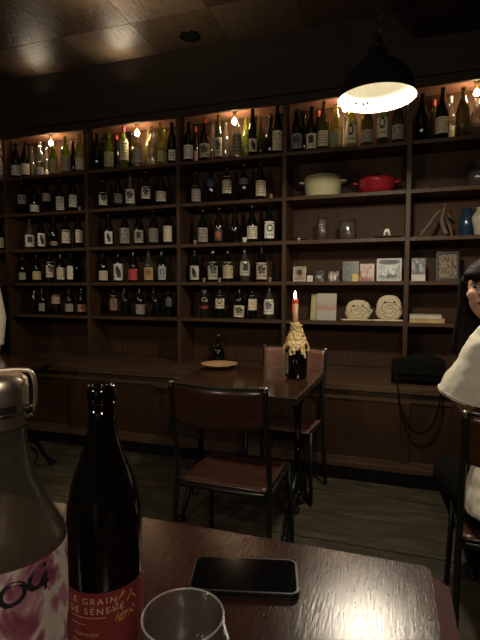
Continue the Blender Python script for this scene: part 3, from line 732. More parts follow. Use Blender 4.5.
rt, w, h = frame(418.3, 255.5, 279, 411.5, 425.5, 3, 3.60, 'narrow white upright photo card with dark upper picture in rightmost bay', picture('pic_dark2', [(.35, (.03, .025, .03)), (.5, (.13, .12, .13)), (.66, (.55, .48, .42))], 3, 4, 3), None, name='photo_card', cat='card')
MB().quad((-w*.5, -.003, 0), (w*.5, -.003, 0), (w*.5, -.003, h*.28), (-w*.5, -.003, h*.28)).build('white_margin', plain('card_white', (.6, .56, .48), .6), rt, fix=False)
shapes(rt, w, h, [(-.1, .60, .14, .22, (.05, .05, .06)), (.16, .58, .13, .20, (.30, .34, .40)), (-.1, .84, .09, .07, (.45, .36, .3))])
frame(447.5, 248.5, 278.5, 436.5, 459.5, 3, 3.62, 'black framed picture with a gold patterned print in the rightmost bay', picture('pic_gold', [(.34, (.05, .03, .04)), (.46, (.15, .08, .10)), (.53, (.42, .30, .12)), (.7, (.55, .42, .2))], 7, 8, 5), M_dark, bw=.018)
# booklets leaning on the lowest shelf
M_page = plain('page_edges', (.6, .55, .42), .8)
def booklet(px, px0, px1, py0, py1, Y, lean, words, cov, rz=0):
    w = (atY(px1, py1, Y)-atY(px0, py1, Y)).x; h = (atY(px, py0, Y)-atY(px, py1, Y)).z; p = atY(px, py1, Y)
    rt = empty('booklet', (p.x, Y, ROW[4]+.001), words, 'booklet', None, rz); rt.rotation_euler.x = -math.radians(lean)
    MB().box(-w/2, w/2, 0, .002, 0, h).build('front_cover', M_page, rt)
    MB().quad((-w/2, -.0006, 0), (w/2, -.0006, 0), (w/2, -.0006, h), (-w/2, -.0006, h)).build('cover_print', cov, rt, fix=False)
    MB().box(-w/2+.002, w/2-.002, .002, .010, .002, h-.002).build('pages', M_page, rt)
    MB().box(-w/2, w/2, .010, .012, 0, h).build('back_cover', M_page, rt)
m, nt, b = newmat('pink_grey_cover'); tcn = N(nt, 'ShaderNodeTexCoord'); spn = N(nt, 'ShaderNodeSeparateXYZ'); nt.links.new(tcn.outputs['UV'], spn.inputs[0])
nn = N(nt, 'ShaderNodeTexNoise'); nn.inputs['Scale'].default_value = 1.5; nt.links.new(tcn.outputs['UV'], nn.inputs['Vector'])
ad = nt.nodes.new('ShaderNodeMath'); ad.operation = 'MULTIPLY_ADD'; nt.links.new(nn.outputs['Fac'], ad.inputs[0]); ad.inputs[1].default_value = .5; nt.links.new(spn.outputs[1], ad.inputs[2])
nt.links.new(ramp(nt, ad.outputs[0], [(.25, (.36, .38, .36)), (.58, (.42, .40, .34)), (.66, (.42, .22, .18)), (.80, (.44, .26, .22)), (.86, (.38, .36, .30)), (1, (.42, .40, .34))]), b.inputs['Base Color'])
booklet(326, 316, 335.5, 293, 320, 3.57, 9, 'grey booklet with a pink cover band leaning on the lowest shelf', m)
booklet(316, 309.5, 322, 294.5, 320, 3.61, 7, 'pale yellow-green booklet leaning behind the pink banded booklet', plain('yellow_green_cover', (.48, .48, .24), .5), -.25)
# stacked books bay 5
pL, pR = atY(408, 322, 3.53), atY(445, 323, 3.53)
x0, x1 = pL.x+.01, pR.x
for (a, c, z0, z1, colr, words) in ((x0, x1, .0005, .030, (.55, .38, .16), 'tan covered book lying flat at the bottom of the pair'), (x0+.0, x1-.02, .031, .056, (.66, .60, .44), 'cream book lying flat on top of the tan book')):
    rt = empty('book', ((a+c)/2, 3.61, ROW[4]+z0), words, 'book'); w = (c-a)/2; hh = z1-z0; cm = plain('cover_%d' % (colr[0]*100), colr, .5)
    q = MB(); q.box(-w, w, -.09, .09, 0, .003, .001); q.box(-w, w, -.09, .09, hh-.003, hh, .001); q.box(-w, -w+.003, -.09, .09, .003, hh-.003); q.build('cover', cm, rt)
    MB().box(-w+.004, w-.004, -.088, .088, .0031, hh-.0031).build('pages', M_page if hh < .027 else plain('tan_pages', (.5, .36, .17), .8), rt)
# rolled towel animals
def towel(px, px0, px1, py0, words, tail):
    Y = 3.60; w = (atY(px1, 318, Y)-atY(px0, 318, Y)).x; p = atY((px0+px1)/2, 319, Y); h = (atY(px, py0, Y)-atY(px, 319, Y)).z
    rt = empty('rolled_towel', (p.x, 3.62, ROW[4]+.0005), words, 'towel', 'rolled towel animals on the lowest shelf')
    q = MB(); n = 28; rings = []
    D = .085
    for yy, sc_ in ((-D, .78), (-D+.008, .93), (-D+.02, 1.0), (0, 1.0), (D-.02, .97), (D, .8)):
        rg = []
        for k in range(n):
            a = 2*PI*k/n; ca, sa = math.cos(a), math.sin(a)
            xx = (abs(ca)**.8)*math.copysign(1, ca)*w*.46*sc_; zz = h/2+(abs(sa)**.85)*math.copysign(1, sa)*h*.49*sc_
            rg.append(q.bm.verts.new((xx*(1.05 if sa < 0 else .96), yy, max(zz, .002))))
        rings.append(rg)
    for A, C in zip(rings, rings[1:]):
        for k in range(n): q.bm.faces.new((A[k], A[(k+1) % n], C[(k+1) % n], C[k])).smooth = True
    q.bm.faces.new(rings[0]); q.bm.faces.new(rings[-1][::-1])
    q.build('rolled_body', M_towel, rt)
    sp_ = []
    for k in range(60):
        a = .25*k; r = 1-.0138*k
        sp_.append((math.cos(a)*w*.37*r+.006*math.sin(k*1.3), -D-.001, h*.46+math.sin(a)*h*.34*r+.004*math.sin(k*.9)))
    q = MB(); q.tube(sp_, [.0095*(1-.008*k) for k in range(60)], 7); q.build('rolled_folds', M_towel, rt)
    q = MB(); q.ball((-.06, -D+.0, .010), .045, (1.5, .7, .2)); q.ball((.05, -D+.0, .010), .045, (1.5, .7, .2)); q.build('flippers', M_towel, rt)
    for x in (-.03, .035): MB().ball((x*w/.2, -D-.006, h*.74), .0075).build('eye', M_dark, rt)
    if tail:
        MB().tube(smooth_path([(w*.36, -.05, .05), (w*.44, -.07, .065), (w*.49, -.075, .09)]), [.012]*6+[.012]*6+[.006]).build('tail', M_towel, rt)
towel(357, 344.5, 372, 298, 'smaller rolled cream towel animal with a raised tail on the lowest shelf', True)
towel(388, 374.5, 403, 292.5, 'larger rolled cream towel animal with button eyes next to the upright', False)
# right bay row 2: ashtray + decanter, row 3: driftwood, vases
p = atY(427, 187, 3.58)
MB().lathe([(0, .004), (.03, 0), (.036, .004), (.042, .024), (.038, .024), (.031, .008), (0, .008)], seg=28, cap=False).build('glass_ashtray', GL['clear'], None, (p.x, 3.57, ROW[1]+.0005))
tag(COL.objects[-1], 'small clear glass dish alone on the second shelf of the rightmost bay', 'dish')
p = atY(477, 187, 3.61)
rt = empty('glass_decanter', (p.x, 3.62, ROW[1]+.0005), 'square clear glass decanter with stopper at the right edge, second shelf', 'decanter')
MB().lathe([(0, .01), (.06, 0), (.068, .006), (.07, .10), (.066, .115), (.03, .13), (.018, .14), (.018, .165), (.024, .17), (.015, .17), (.014, .14), (.06, .108), (.062, .016), (0, .02)], seg=32, cap=False).build('glass_body', GL['clear'], rt)
MB().lathe([(.013, .15), (.013, .172), (.026, .18), (.028, .2), (.016, .215), (0, .217)], seg=16).build('stopper', GL['clear'], rt)
M_drift = wood('driftwood', (.07, .045, .03), (.18, .12, .08), .8, (8, 8, 8), 6, .5)
p = atY(440, 238, 3.6)
zz = ROW[2]
def D(px, py, Y=3.6, dy=0): v = atY(px, py, Y); return (v.x, Y+dy, v.z)
q = MB(); q.tube(smooth_path([(D(420, 235)[0], 3.56, zz+.010), D(428, 226, 3.57), D(436, 215, 3.6), D(441, 211, 3.62)]), [.009]*5+[.012]*8+[.014]*5+[.010], 8)
q.tube(smooth_path([D(446, 203, 3.6), D(443.5, 212, 3.6), D(442, 222, 3.58), (D(446, 235)[0], 3.56, zz+.014)]), [.006]*4+[.011]*4+[.015]*8+[.016]*3, 8)
q.tube(smooth_path([D(441, 212, 3.62), D(448, 214, 3.64), D(450, 218, 3.65)]), [.012]*6+[.010]*6+[.006], 8)
q.tube(smooth_path([D(443, 216, 3.62), D(449, 224, 3.65), (D(453, 234)[0], 3.66, zz+.012)]), [.012]*12+[.010], 8)
q.tube(smooth_path([(D(420, 235)[0], 3.56, zz+.010), D(424, 230, 3.565)]), .007, 8)
q.build('driftwood_branch', M_drift); tag(COL.objects[-1], 'forked piece of driftwood standing on the third shelf of the rightmost bay', 'driftwood')
p = atY(467, 236, 3.66)
MB().lathe([(0, .004), (.04, 0), (.052, .01), (.055, .10), (.052, .16), (.035, .178), (.033, .2), (.028, .2), (.03, .17), (.048, .15), (0, .02)], seg=28, cap=False).build('blue_vase', plain('blue_glaze', (.015, .035, .065), .2, coat=.4), None, (p.x, 3.68, zz+.0005))
tag(COL.objects[-1], 'dark blue glazed vase behind the white vase at the right edge', 'vase')
p = atY(481, 236, 3.58)
MB().lathe([(0, .004), (.035, 0), (.045, .01), (.05, .06), (.06, .10), (.062, .13), (.045, .16), (.03, .175), (.035, .195), (.03, .195), (.026, .175), (.055, .13), (0, .02)], seg=28, cap=False).build('white_vase', plain('ivory_glaze', (.36, .33, .24), .3), None, (p.x, 3.58, zz+.0005))
tag(COL.objects[-1], 'ivory waisted vase cut by the right edge of the photo', 'vase')

# spot bulbs under the top board
M_bulb = emis('lamp_filament', (1, .68, .40), 165)
for bay, px, words in ((0, None, 'left of the frame'), (1, 50.5, 'leftmost full bay'), (2, 137, 'second full bay'), (3, 234.5, 'bay left of the candle'), (4, 345, 'bay behind the hanging lamp'), (5, 475.5, 'rightmost bay')):
    X = (UP[bay]+UP[bay+1])/2 if px is None else atY(px, 128, 3.61).x
    rt = empty('shelf_bulb', (X, 3.61, 2.7195), 'small glowing spotlight bulb under the shelf top in the '+words, 'light bulb', 'bulbs lighting the top shelf')
    MB().lathe([(.024, 0), (.024, -.008), (.014, -.012), (.014, -.055), (0, -.055)], seg=20, cap=True).build('socket', plain('brass_socket', (.3, .2, .09), .35, .9), rt)
    MB().lathe([(0, -.056), (.008, -.058), (.018, -.072), (.020, -.085), (.014, -.100), (0, -.106)], seg=20, cap=False).build('bulb', M_bulb, rt)

# downlight in the ceiling
p = atz(190, 36, ZC)
rt = empty('recessed_downlight', (p.x, p.y, ZC), 'round black recessed fitting in the plywood ceiling', 'ceiling light')
MB().lathe([(.078, 0), (.078, -.005), (.060, -.006), (.056, -.002)], seg=40, cap=False).build('trim_ring', M_iron, rt)
MB().lathe([(.056, -.003), (.045, -.0015), (0, -.001)], seg=40, cap=False).build('louvre', plain('black_baffle', (.006, .005, .005), .6), rt)

# hanging lamp
c = att(376.5, 99, 2.04)
rt = empty('pendant_lamp', (c.x, c.y, c.z), 'dark enamel pendant lamp with bright white inside hanging on a chain', 'pendant lamp')
Rl = .168
outer = [(Rl, 0), (Rl+.002, .004), (Rl-.004, .03), (Rl-.016, .075), (Rl-.045, .115), (.09, .145), (.055, .165), (.045, .2), (.035, .215), (.0, .217)]
MB().lathe(outer, seg=64, cap=False).build('outer_shade', plain('dark_green_enamel', (.003, .004, .003), .7, spec=.1), rt)
inner = [(Rl-.0005, .0015), (Rl-.008, .03), (Rl-.020, .073), (Rl-.048, .111), (.088, .140), (.052, .160), (.042, .195), (0, .2)]
MB().lathe(inner, seg=64, cap=False).build('white_lining', plain('white_enamel', (.86, .84, .74), .4, noise=.02), rt)
q = MB()
for px_, py_ in ((356, 103.5), (363.8, 105), (367.5, 103.5), (366.4, 108.5), (363, 104)):
    d = ray(px_, py_); best = None
    # march the sight line to the lining
    t = 1.7
    while t < 2.5:
        v = CAM+d*t-c; r = math.hypot(v.x, v.y)
        if v.z > .002 and v.y > 0:
            lim = None
            for (r0, z0), (r1, z1) in zip(inner, inner[1:]):
                if z0 <= v.z <= z1: lim = r0+(r1-r0)*(v.z-z0)/(z1-z0)
            if lim and r >= lim-.002: best = v; break
        t += .001
    if best: q.ball((best.x*.985, best.y*.985, best.z), .007, seg=8)
q.build('specks', M_dark, rt)
MB().lathe([(0, .100), (.012, .102), (.026, .120), (.030, .14), (.024, .165), (.016, .185), (.016, .199)], seg=24, cap=False).build('bulb', emis('pendant_bulb_glow', (1, .90, .68), 6), rt)
MB().lathe([(.020, .217), (.022, .225), (.018, .262), (.006, .27), (0, .27)], seg=20).build('socket_cap', M_iron, rt)
q = MB()
H0 = .27; Hc = ZC-c.z; k = 0; z = H0
while z < Hc-.02:
    pts = []
    for j in range(12):
        a = 2*PI*j/12; u = .006*math.cos(a); w_ = .013*math.sin(a)
        pts.append((u, 0, z+.012+w_) if k % 2 == 0 else (0, u, z+.012+w_))
    q.tube(pts, .0018, 6, closed=True); z += .019; k += 1
q.build('chain', M_iron, rt)
MB().tube(smooth_path([(.006, 0, H0), (.014, 0, H0+.2), (.01, .01, Hc-.35), (.03, 0, Hc-.2), (.045, 0, Hc-.12), (.03, 0, Hc-.02)]), .0032, 6).build('cord', M_dark, rt)
MB().lathe([(.04, Hc-.022), (.045, Hc-.015), (.045, Hc-.001), (0, Hc-.001)], seg=24).build('ceiling_rose', M_iron, rt)

# ------------------------------------------------------------------ cafe tables with iron pedestals
def cafe_table(cx, cy, rz, words, w=.77, d=.77, zt=.78, rounded=.02):
    rt = empty('cafe_table', (cx, cy, 0), words, 'table', 'square cafe tables along the wall', rz)
    MB().box(-w/2+.006, w/2-.006, -d/2+.006, d/2-.006, zt-.028, zt, .003).build('tabletop', M_table, rt)
    q = MB()
    for a in ((-w/2, w/2, -d/2, -d/2+.006), (-w/2, w/2, d/2-.006, d/2), (-w/2, -w/2+.006, -d/2+.006, d/2-.006), (w/2-.006, w/2, -d/2+.006, d/2-.006)): q.box(a[0], a[1], a[2], a[3], zt-.034, zt+.001, .002)
    q.build('edge_band', M_tedge, rt)
    for s_ in (-1, 1):
        x = s_*.30
        ft = MB(); 
        ft.tube([(x, 0, .20), (x, 0, .60)], [.017, .016], 12)
        ft.ball((x, 0, .40), .026, (1, 1, .6)); ft.ball((x, 0, .60), .024, (1, 1, .8)); ft.ball((x, 0, .22), .026, (1, 1, .8))
        po = ft.build('pedestal', M_iron, rt)
        for e in (-1, 1):
            MB().tube(smooth_path([(x, 0, .58), (x, e*.05, .64), (x, e*.15, .70), (x, e*.27, .742)]), .0125).build('top_arm', M_iron, rt)
            MB().tube(smooth_path([(x, 0, .26), (x, e*.04, .255), (x, e*.12, .20), (x, e*.18, .10), (x, e*.25, .022)]), [.016]*18+[.014]*6+[.018]).build('leg', M_iron, rt)
            o = MB().ball((x, e*.255, .018), .022, (1.1, 1.5, .8)).build('foot', M_iron, rt)
            MB().tube(smooth_path([(x, e*.05, .20), (x, e*.10, .15), (x, e*.10, .09), (x, e*.05, .07), (x, e*.02, .11), (x, e*.05, .14)]), .007, 8).build('scroll', M_iron, rt)
        MB().box(x-.025, x+.025, -.29, .29, zt-.042, zt-.0345, .003).build('top_bracket', M_iron, rt)
    MB().tube([(-.3, 0, .22), (.3, 0, .22)], .010).build('stretcher', M_iron, rt)
cafe_table(-.775, 2.505, math.radians(-2.6), 'square dark wooden cafe table with iron pedestals holding the candle bottle')
cafe_table(-2.645, 2.46, 0, 'square cafe table behind the steel-capped bottle at the left edge', .66, .66)
cafe_table(.675, 2.46, 0, 'square cafe table beside the seated person at the right edge')

# ------------------------------------------------------------------ chairs
def chair(x, y, rz, words, H=.90, dp=.375, wd=None):
    wd = wd or M_chairw
    """faces +y locally: back posts at y=-.0"""
    rt = empty('cafe_chair', (x, y, 0), words, 'chair', 'metal framed wooden chairs', rz)
    w = .212
    for s_ in (-1, 1):
        MB().tube(smooth_path([(s_*(w+.012), -.055, .012), (s_*(w+.004), .0, .40), (s_*w, .0, .55), (s_*w, -.035, .75), (s_*w, -.055, H-.004)]), .0115).build('back_post', M_chairm, rt)
        MB().tube([(s_*(w+.010), dp+.03, .012), (s_*(w-.004), dp-.005, .435)], .0115).build('front_leg', M_chairm, rt)
        MB().ball((s_*w, -.055, H-.003), .0125, (1, 1, .6)).build('post_cap', plain('worn_post_metal', (.30, .29, .25), .3, .9), rt)
    q = MB(); q.tube([(-w, -.0, .425), (-w+.004, dp, .425), (w-.004, dp, .425), (w, -.0, .425)], .010, 10, closed=True); q.build('seat_frame', M_chairm, rt)
    # seat: slightly dished board
    q = MB(); nx, ny = 12, 10; g = []
    for j in range(ny+1):
        r = []
        for i in range(nx+1):
            u = i/nx*2-1; v = j/ny
            xx = u*(w-.006)*(1-.03*v); yy = .005+v*(dp+.01); zz = .449-.010*(1-u*u)*math.sin(PI*v)-(0.012 if v > .95 else 0)
            r.append(q.bm.verts.new((xx, yy, zz)))
        g.append(r)
    for j in range(ny):
        for i in range(nx): q.bm.faces.new((g[j][i], g[j][i+1], g[j+1][i+1], g[j+1][i])).smooth = True
    so = q.build('seat', wd, rt); md = so.modifiers.new('t', 'SOLIDIFY'); md.thickness = .013; md.offset = -1
    # curved backrest
    q = MB(); g = []; nx, nz = 18, 6
    for k in range(nz+1):
        r = []
        for i in range(nx+1):
            u = i/nx*2-1; v = k/nz; cz = (1-u*u)
            zz = H-.175-.015*cz*(1-v)+v*(.165)+.0*cz*v
            yy = -.050-.048*cz-.020*(v-.5)
            r.append(q.bm.verts.new((u*(w-.004), yy+.012, zz)))
        g.append(r)
    for k in range(nz):
        for i in range(nx): q.bm.faces.new((g[k][i], g[k][i+1], g[k+1][i+1], g[k+1][i])).smooth = True
    bo = q.build('backrest', wd, rt); md = bo.modifiers.new('t', 'SOLIDIFY'); md.thickness = .012; md.offset = 0
    q = MB(); pts = [(u*w, -.048-.048*(1-u*u), H-.006) for u in [i/12*2-1 for i in range(13)]]; q.tube(pts, .0075, 8)
    q.build('top_rail', M_chairm, rt)
    return rt
pl, pr_ = atz(169, 381, .90), atz(268, 388.5, .90)
mid = (pl+pr_)/2; ang = math.atan2(pr_.y-pl.y, pr_.x-pl.x)
chair(mid.x, mid.y+.055, ang, 'wooden backed metal chair in front of the candle table, back to us')
chair(-.612, 2.965, math.radians(180-7), 'wooden backed metal chair between the candle table and the ledge', .905, .25, M_chairp)
chair(.455, 1.665, math.radians(-3), 'wooden backed metal chair under the person in the white shirt')

# ------------------------------------------------------------------ candle in its wax covered bottle
p = atz(296, 377.5, .78)
rt = empty('candle_bottle', (p.x, p.y, .782), 'dark magnum bottle coated in dripped wax on the small cafe table', 'candle holder'); rt.scale.z = .90
Rm = .064
pf = [(0, .012), (Rm*.8, 0), (Rm, .008), (Rm, .16), (Rm*.96, .19), (Rm*.82, .215), (Rm*.60, .245), (Rm*.40, .275), (.018, .30), (.017, .33), (.0185, .333), (.0185, .345), (0, .345)]
MB().lathe(pf, seg=40, cap=False).build('glass_body', GL['dark'], rt)
fa = math.atan2(-p.y, -p.x)
MB().patch(Rm, .03, .165, fa-1.75, fa-.75, nz=3, off=.001).build('paper_label', printed('type', (.36, .33, .24), BK), rt, fix=False)
rnd = random.Random(3)
q = MB()
def rr(z):
    for (r0, q0), (r1, q1) in zip(pf[2:], pf[3:]):
        if q0 <= z <= q1 and q1 > q0: return r0+(r1-r0)*(z-q0)/(q1-q0)
    return .018
for k in range(95):
    a = rnd.uniform(0, 2*PI); z1 = rnd.uniform(.24, .345); z0 = z1-rnd.uniform(.03, .12)
    if z0 < .135: z0 = .135+rnd.uniform(0, .04)
    pts = []; n = 5
    for i in range(n+1):
        z = z1+(z0-z1)*i/n; r = rr(z)+.006+rnd.uniform(-.002, .006)+(.006 if z > .25 else 0); a += rnd.uniform(-.06, .06)
        pts.append((r*math.cos(a), r*math.sin(a), z))
    q.tube(pts, [.005, .006, .0075, .007, .0065, .0085], 7); q.ball(pts[-1], .009, seg=8)
for k in range(70):
    a = rnd.uniform(0, 2*PI); z = rnd.uniform(.20, .35); r = rr(min(z, .344))+.010
    q.ball((r*math.cos(a), r*math.sin(a), z), rnd.uniform(.007, .014), (1, 1, rnd.uniform(.6, 1.3)), 8)
q.ball((0, 0, .345), .024, (1, 1, .6))
wo = q.build('dripped_wax', M_wax, rt)
rm = wo.modifiers.new('r', 'REMESH'); rm.mode = 'VOXEL'; rm.voxel_size = .0032; rm.use_smooth_shade = True
cd = empty('taper_candle', (p.x-.006, p.y, .782+.303), 'lit brown taper candle with red top stuck in the waxed bottle', 'candle')
MB().lathe([(.0165, 0), (.0165, .02), (.0155, .125), (0, .125)], seg=24).build('candle_stick', M_candle, cd)
MB().lathe([(.0157, .1255), (.0158, .126), (.0160, .150), (.013, .153), (.008, .147), (0, .147)], seg=24).build('red_tip', M_red, cd)
MB().tube(smooth_path([(-.0165, -.004, .15), (-.018, -.005, .12), (-.0175, -.005, .07)]), [.003]*11+[.005, .005][:1]+[.005]).build('wax_drip', M_red, cd)
MB().tube([(0, 0, .147), (-.002, 0, .160)], .0012, 6).build('wick', M_dark, cd)
MB().lathe([(0, .154), (.005, .158), (.0075, .166), (.0055, .178), (.002, .191), (0, .197)], c=(-.003, 0, 0), seg=16, cap=False).build('flame', emis('flame', (1, .60, .26), 420), cd)

# plate on the cafe table, small bottle on the ledge
p = atz(201, 371.5, .80)
MB().lathe([(0, .003), (.05, 0), (.056, .003), (.085, .016), (.118, .026), (.120, .029), (.115, .029), (.083, .020), (.055, .008), (0, .008)], seg=48, cap=False).build('wooden_plate', wood('plate_wood', (.34, .20, .09), (.52, .34, .17), .4, (2, 8, 8), 8, .05), None, (-1.05, 2.775, .7815))
tag(COL.objects[-1], 'round pale wooden plate on the left far corner of the cafe table', 'plate')
p = atz(218.5, 362, LEDGE)
rt = empty('ledge_bottle', (p.x, p.y, LEDGE), 'small dark round-bellied bottle standing on the ledge behind the plate', 'bottle')
MB().lathe([(0, .006), (.042, 0), (.050, .008), (.054, .05), (.052, .085), (.040, .115), (.022, .140), (.0155, .160), (.0145, .20), (.018, .203), (.018, .218), (.014, .222), (0, .222)], seg=32, cap=False).build('glass_body', GL['dark'], rt)
MB().lathe([(.0095, .2225), (.0095, .232), (0, .233)], seg=12).build('cork', M_cork, rt)

# black shoulder bag on the ledge
pa, pb = atz(391, 384, LEDGE), atz(445, 386, LEDGE)
rt = empty('shoulder_bag', ((pa.x+pb.x)/2, 3.20, LEDGE+.003), 'soft black shoulder bag lying on the ledge with strap hanging down', 'bag')
w = (pb.x-pa.x)/2
q = MB(); n = 12; rings = []
for i in range(n+1):
    u = i/n*2-1; e = (1-abs(u)**5)**.5*.5+.5 if abs(u) < 1 else .5
    hh = .205*(.9+.08*math.sin(3*u+1))*(.92 if abs(u) > .95 else 1); dd = .055*e
    rg = []
    for k in range(16):
        a = 2*PI*k/16; ca, sa = math.cos(a), math.sin(a)
        rg.append(q.bm.verts.new((u*w, math.copysign(abs(ca)**.6, ca)*dd, hh/2+math.copysign(abs(sa)**.6, sa)*hh/2*(.96+.03*math.sin(5*u)))))
    rings.append(rg)
for A, C in zip(rings, rings[1:]):
    for k in range(16): q.bm.faces.new((A[k], A[(k+1) % 16], C[(k+1) % 16], C[k])).smooth = True
q.bm.faces.new(rings[0]); q.bm.faces.new(rings[-1][::-1]); q.build('bag_body', M_bag, rt)
q = MB(); q.box(-w+.005, w-.005, -.064, -.054, .07, .16, .004); q.build('flap', M_bag, rt)
MB().tube(smooth_path([(-w+.02, -.05, .15), (-w+.03, -.10, .06), (-w+.045, -.155, -.02), (-w+.06, -.16, -.12), (-w+.11, -.158, -.24), (-w+.17, -.156, -.285), (-w+.24, -.158, -.24), (-w+.28, -.16, -.12), (-w+.29, -.155, -.02), (-w+.30, -.09, .04), (-w+.31, -.058, .10)]), .0055, 8).build('strap', M_bag, rt)

# ------------------------------------------------------------------ near table
NZ = .90
rt = empty('near_table', (-.55, .30, 0), 'dark glossy wooden table in the foreground holding bottles and phone', 'table')
XR2, YT, XL2, YL = .063, .688, -1.25, -.05
def rrect(x0, x1, y0, y1, r, n=8):
    pts = []
    for cx, cy, a0 in ((x1-r, y1-r, 0), (x0+r, y1-r, PI/2), (x0+r, y0+r, PI), (x1-r, y0+r, 1.5*PI)):
        for k in range(n+1): a = a0+PI/2*k/n; pts.append((cx+r*math.cos(a), cy+r*math.sin(a)))
    return pts
off = Vector((-.55, .30, 0))
def PN(mb, name, mat, par): o = mb.build(name, mat, par); o.matrix_parent_inverse = Matrix.Translation(-off); return o
PN(MB().prism(rrect(XL2, XR2, YL, YT, .010), NZ-.03, NZ, .0012), 'tabletop', M_near, rt)
q = MB()
q.prism(rrect(XL2-.019, XR2+.023, YL-.019, YT+.002, .022), NZ-.060, NZ-.012, .008)
PN(q, 'edge_moulding', M_nearedge, rt)
for x in (XL2+.3, XR2-.3):
    PN(MB().lathe([(.045, 0), (.045, .012), (.03, .03), (.03, NZ-.07), (.06, NZ-.053)], c=(x, .32, 0), seg=24), 'pedestal', M_iron, rt)
    q = MB()
    for s_ in (-1, 1): q.tube(smooth_path([(x, .32, .10), (x, .32+s_*.1, .08), (x, .32+s_*.24, .02)]), .02, 10)
    PN(q, 'foot', M_iron, rt)

# phone
c4 = [atz(190, 590, NZ+.009), atz(298, 595, NZ+.009), atz(298, 559, NZ+.009), atz(194, 554.5, NZ+.009)]
cc = sum(c4, Vector())/4; ux = ((c4[1]+c4[2])-(c4[0]+c4[3])); pw = ux.length/2; uy = ((c4[3]+c4[2])-(c4[0]+c4[1])); ph = uy.length/2
print('phone', pw, ph)
pw, ph = min(pw, .155), min(ph, .076)
rt = empty('smartphone', (cc.x, cc.y, NZ+.0005), 'black smartphone lying face up on the foreground table', 'phone', None, math.atan2(ux.y, ux.x))
MB().prism(rrect(-pw/2, pw/2, -ph/2, ph/2, .011), 0, .0082, .0012).build('case', plain('phone_case', (.012, .012, .013), .35), rt)
MB().prism(rrect(-pw/2+.003, pw/2-.003, -ph/2+.003, ph/2-.003, .009), .0083, .0088, .0002).build('screen', plain('phone_glass', (.002, .002, .003), .1, noise=.3, scale=25, coat=.5), rt)
q = MB(); q.prism(rrect(-pw/2-.0004, pw/2+.0004, -ph/2-.0004, ph/2+.0004, .0112), .0035, .0052, .0004); q.build('metal_band', plain('phone_band', (.03, .03, .034), .35, 1), rt)
MB().box(-pw/2+.035, -pw/2+.047, -ph/2-.001, -ph/2, .003, .0055, .0004).build('side_button', plain('phone_band', (.03, .03, .034), .35, 1), rt)

# wine glass
g = atz(183, 615, 1.05)
rt = empty('wine_glass', (g.x, g.y, NZ+.0005), 'clear wine glass in front of the phone, rim cut by the photo edge', 'glass')
prof = [(0, .003), (.030, .001), (.032, .002), (.030, .004), (.006, .007), (.0042, .014), (.0042, .042), (.008, .048), (.022, .055), (.034, .068), (.0395, .086), (.039, .105), (.0355, .128), (.0312, .148), (.0316, .1495), (.0304, .150), (.0300, .148), (.0342, .128), (.0377, .105), (.0382, .086), (.0328, .069), (.021, .0565), (0, .052)]
MB().lathe(prof, seg=56, cap=False).build('bowl_and_stem', glass('wine_glass_glass', (.90, .89, .86), .0, 2.1, .03), rt)

q = MB(); q.tube([(.0310*math.cos(2*PI*k/64), .0310*math.sin(2*PI*k/64), .1496) for k in range(64)], .0008, 6, closed=True)
q.build('rim', glass('rim_glass', (.8, .78, .74), .05, 2.2, .30), rt)

# red-label bottle
bx, by = -.298, .4245
rt = empty('red_label_bottle', (bx, by, NZ+.0005), 'dark wine bottle with red label reading LE GRAIN on the foreground table', 'bottle'); rt.scale.z = .975
R2 = .0408; H2 = .302
pf = [(0, .014), (R2*.8, .001), (R2*.94, .001), (R2, .008), (R2, .150), (R2*.985, .160), (R2*.93, .175), (R2*.82, .193), (R2*.66, .212), (R2*.50, .230), (.0165, .247), (.0150, .262), (.0143, .283), (.0138, .283), (.0158, .285), (.0162, .293), (.0150, .2955), (.0146, .302), (.0105, .3015), (.0098, .298), (.0115, .262), (0, .20)]
MB().lathe(pf, seg=64, cap=False).build('glass_body', plain('near_dark_glass', (.004, .003, .002), .05, noise=.1), rt)
fa = math.atan2(-by, -bx)
A = fa
zt2, zb2 = .086, .012
MB().patch(R2, zb2, zt2, A-1.55, A+1.55, seg=48, nz=2, off=.0004).build('paper_label', plain('red_paper', (.20, .026, .025), .6, noise=.06, scale=60), rt, fix=False)
M_print = plain('pale_print', (.62, .38, .26), .6); M_gold = plain('gold_print', (.50, .28, .07), .5, noise=.3, scale=200)
q = MB(); a0 = A-1.05
text_on_cyl(q, 'LE GRAIN', .0098, R2, a0, .0735, 1.35)
text_on_cyl(q, 'DE SÉNEVÉ', .0098, R2, a0, .0625, 1.35)
text_on_cyl(q, 'FRANÇOIS', .005, R2, a0+.18, .038, 1.2)
for z, w_ in ((.0580, .95), (.0500, .45), (.031, .8), (.0275, .8), (.024, .85)):
    # lines of tiny type
    a = a0+.08; e = a0+.08+w_
    while a < e:
        l_ = random.uniform(.02, .06); q.patch(R2, z, z+.0011, a, a+l_, seg=2, off=.0008); a += l_+.02
q.build('label_lettering', M_print, rt)
q = MB(); rn = random.Random(5)
for k in range(13):
    ca_ = A+.52+rn.uniform(-.26, .30); z = .062+rn.uniform(-.014, .017); l_ = rn.uniform(.06, .15); dz = rn.uniform(-.008, .008)
    q.patch(R2, z, z+.003, ca_-l_/2, ca_+l_/2, seg=5, off=.0008, tilt=dz)
q.patch(R2, .064, .0652, A+.1, A+.4, seg=5, off=.0008)
q.patch(R2, .052, .0545, A+.40, A+.52, seg=5, off=.0008, tilt=.006)
q.build('gold_plant_print', M_gold, rt)

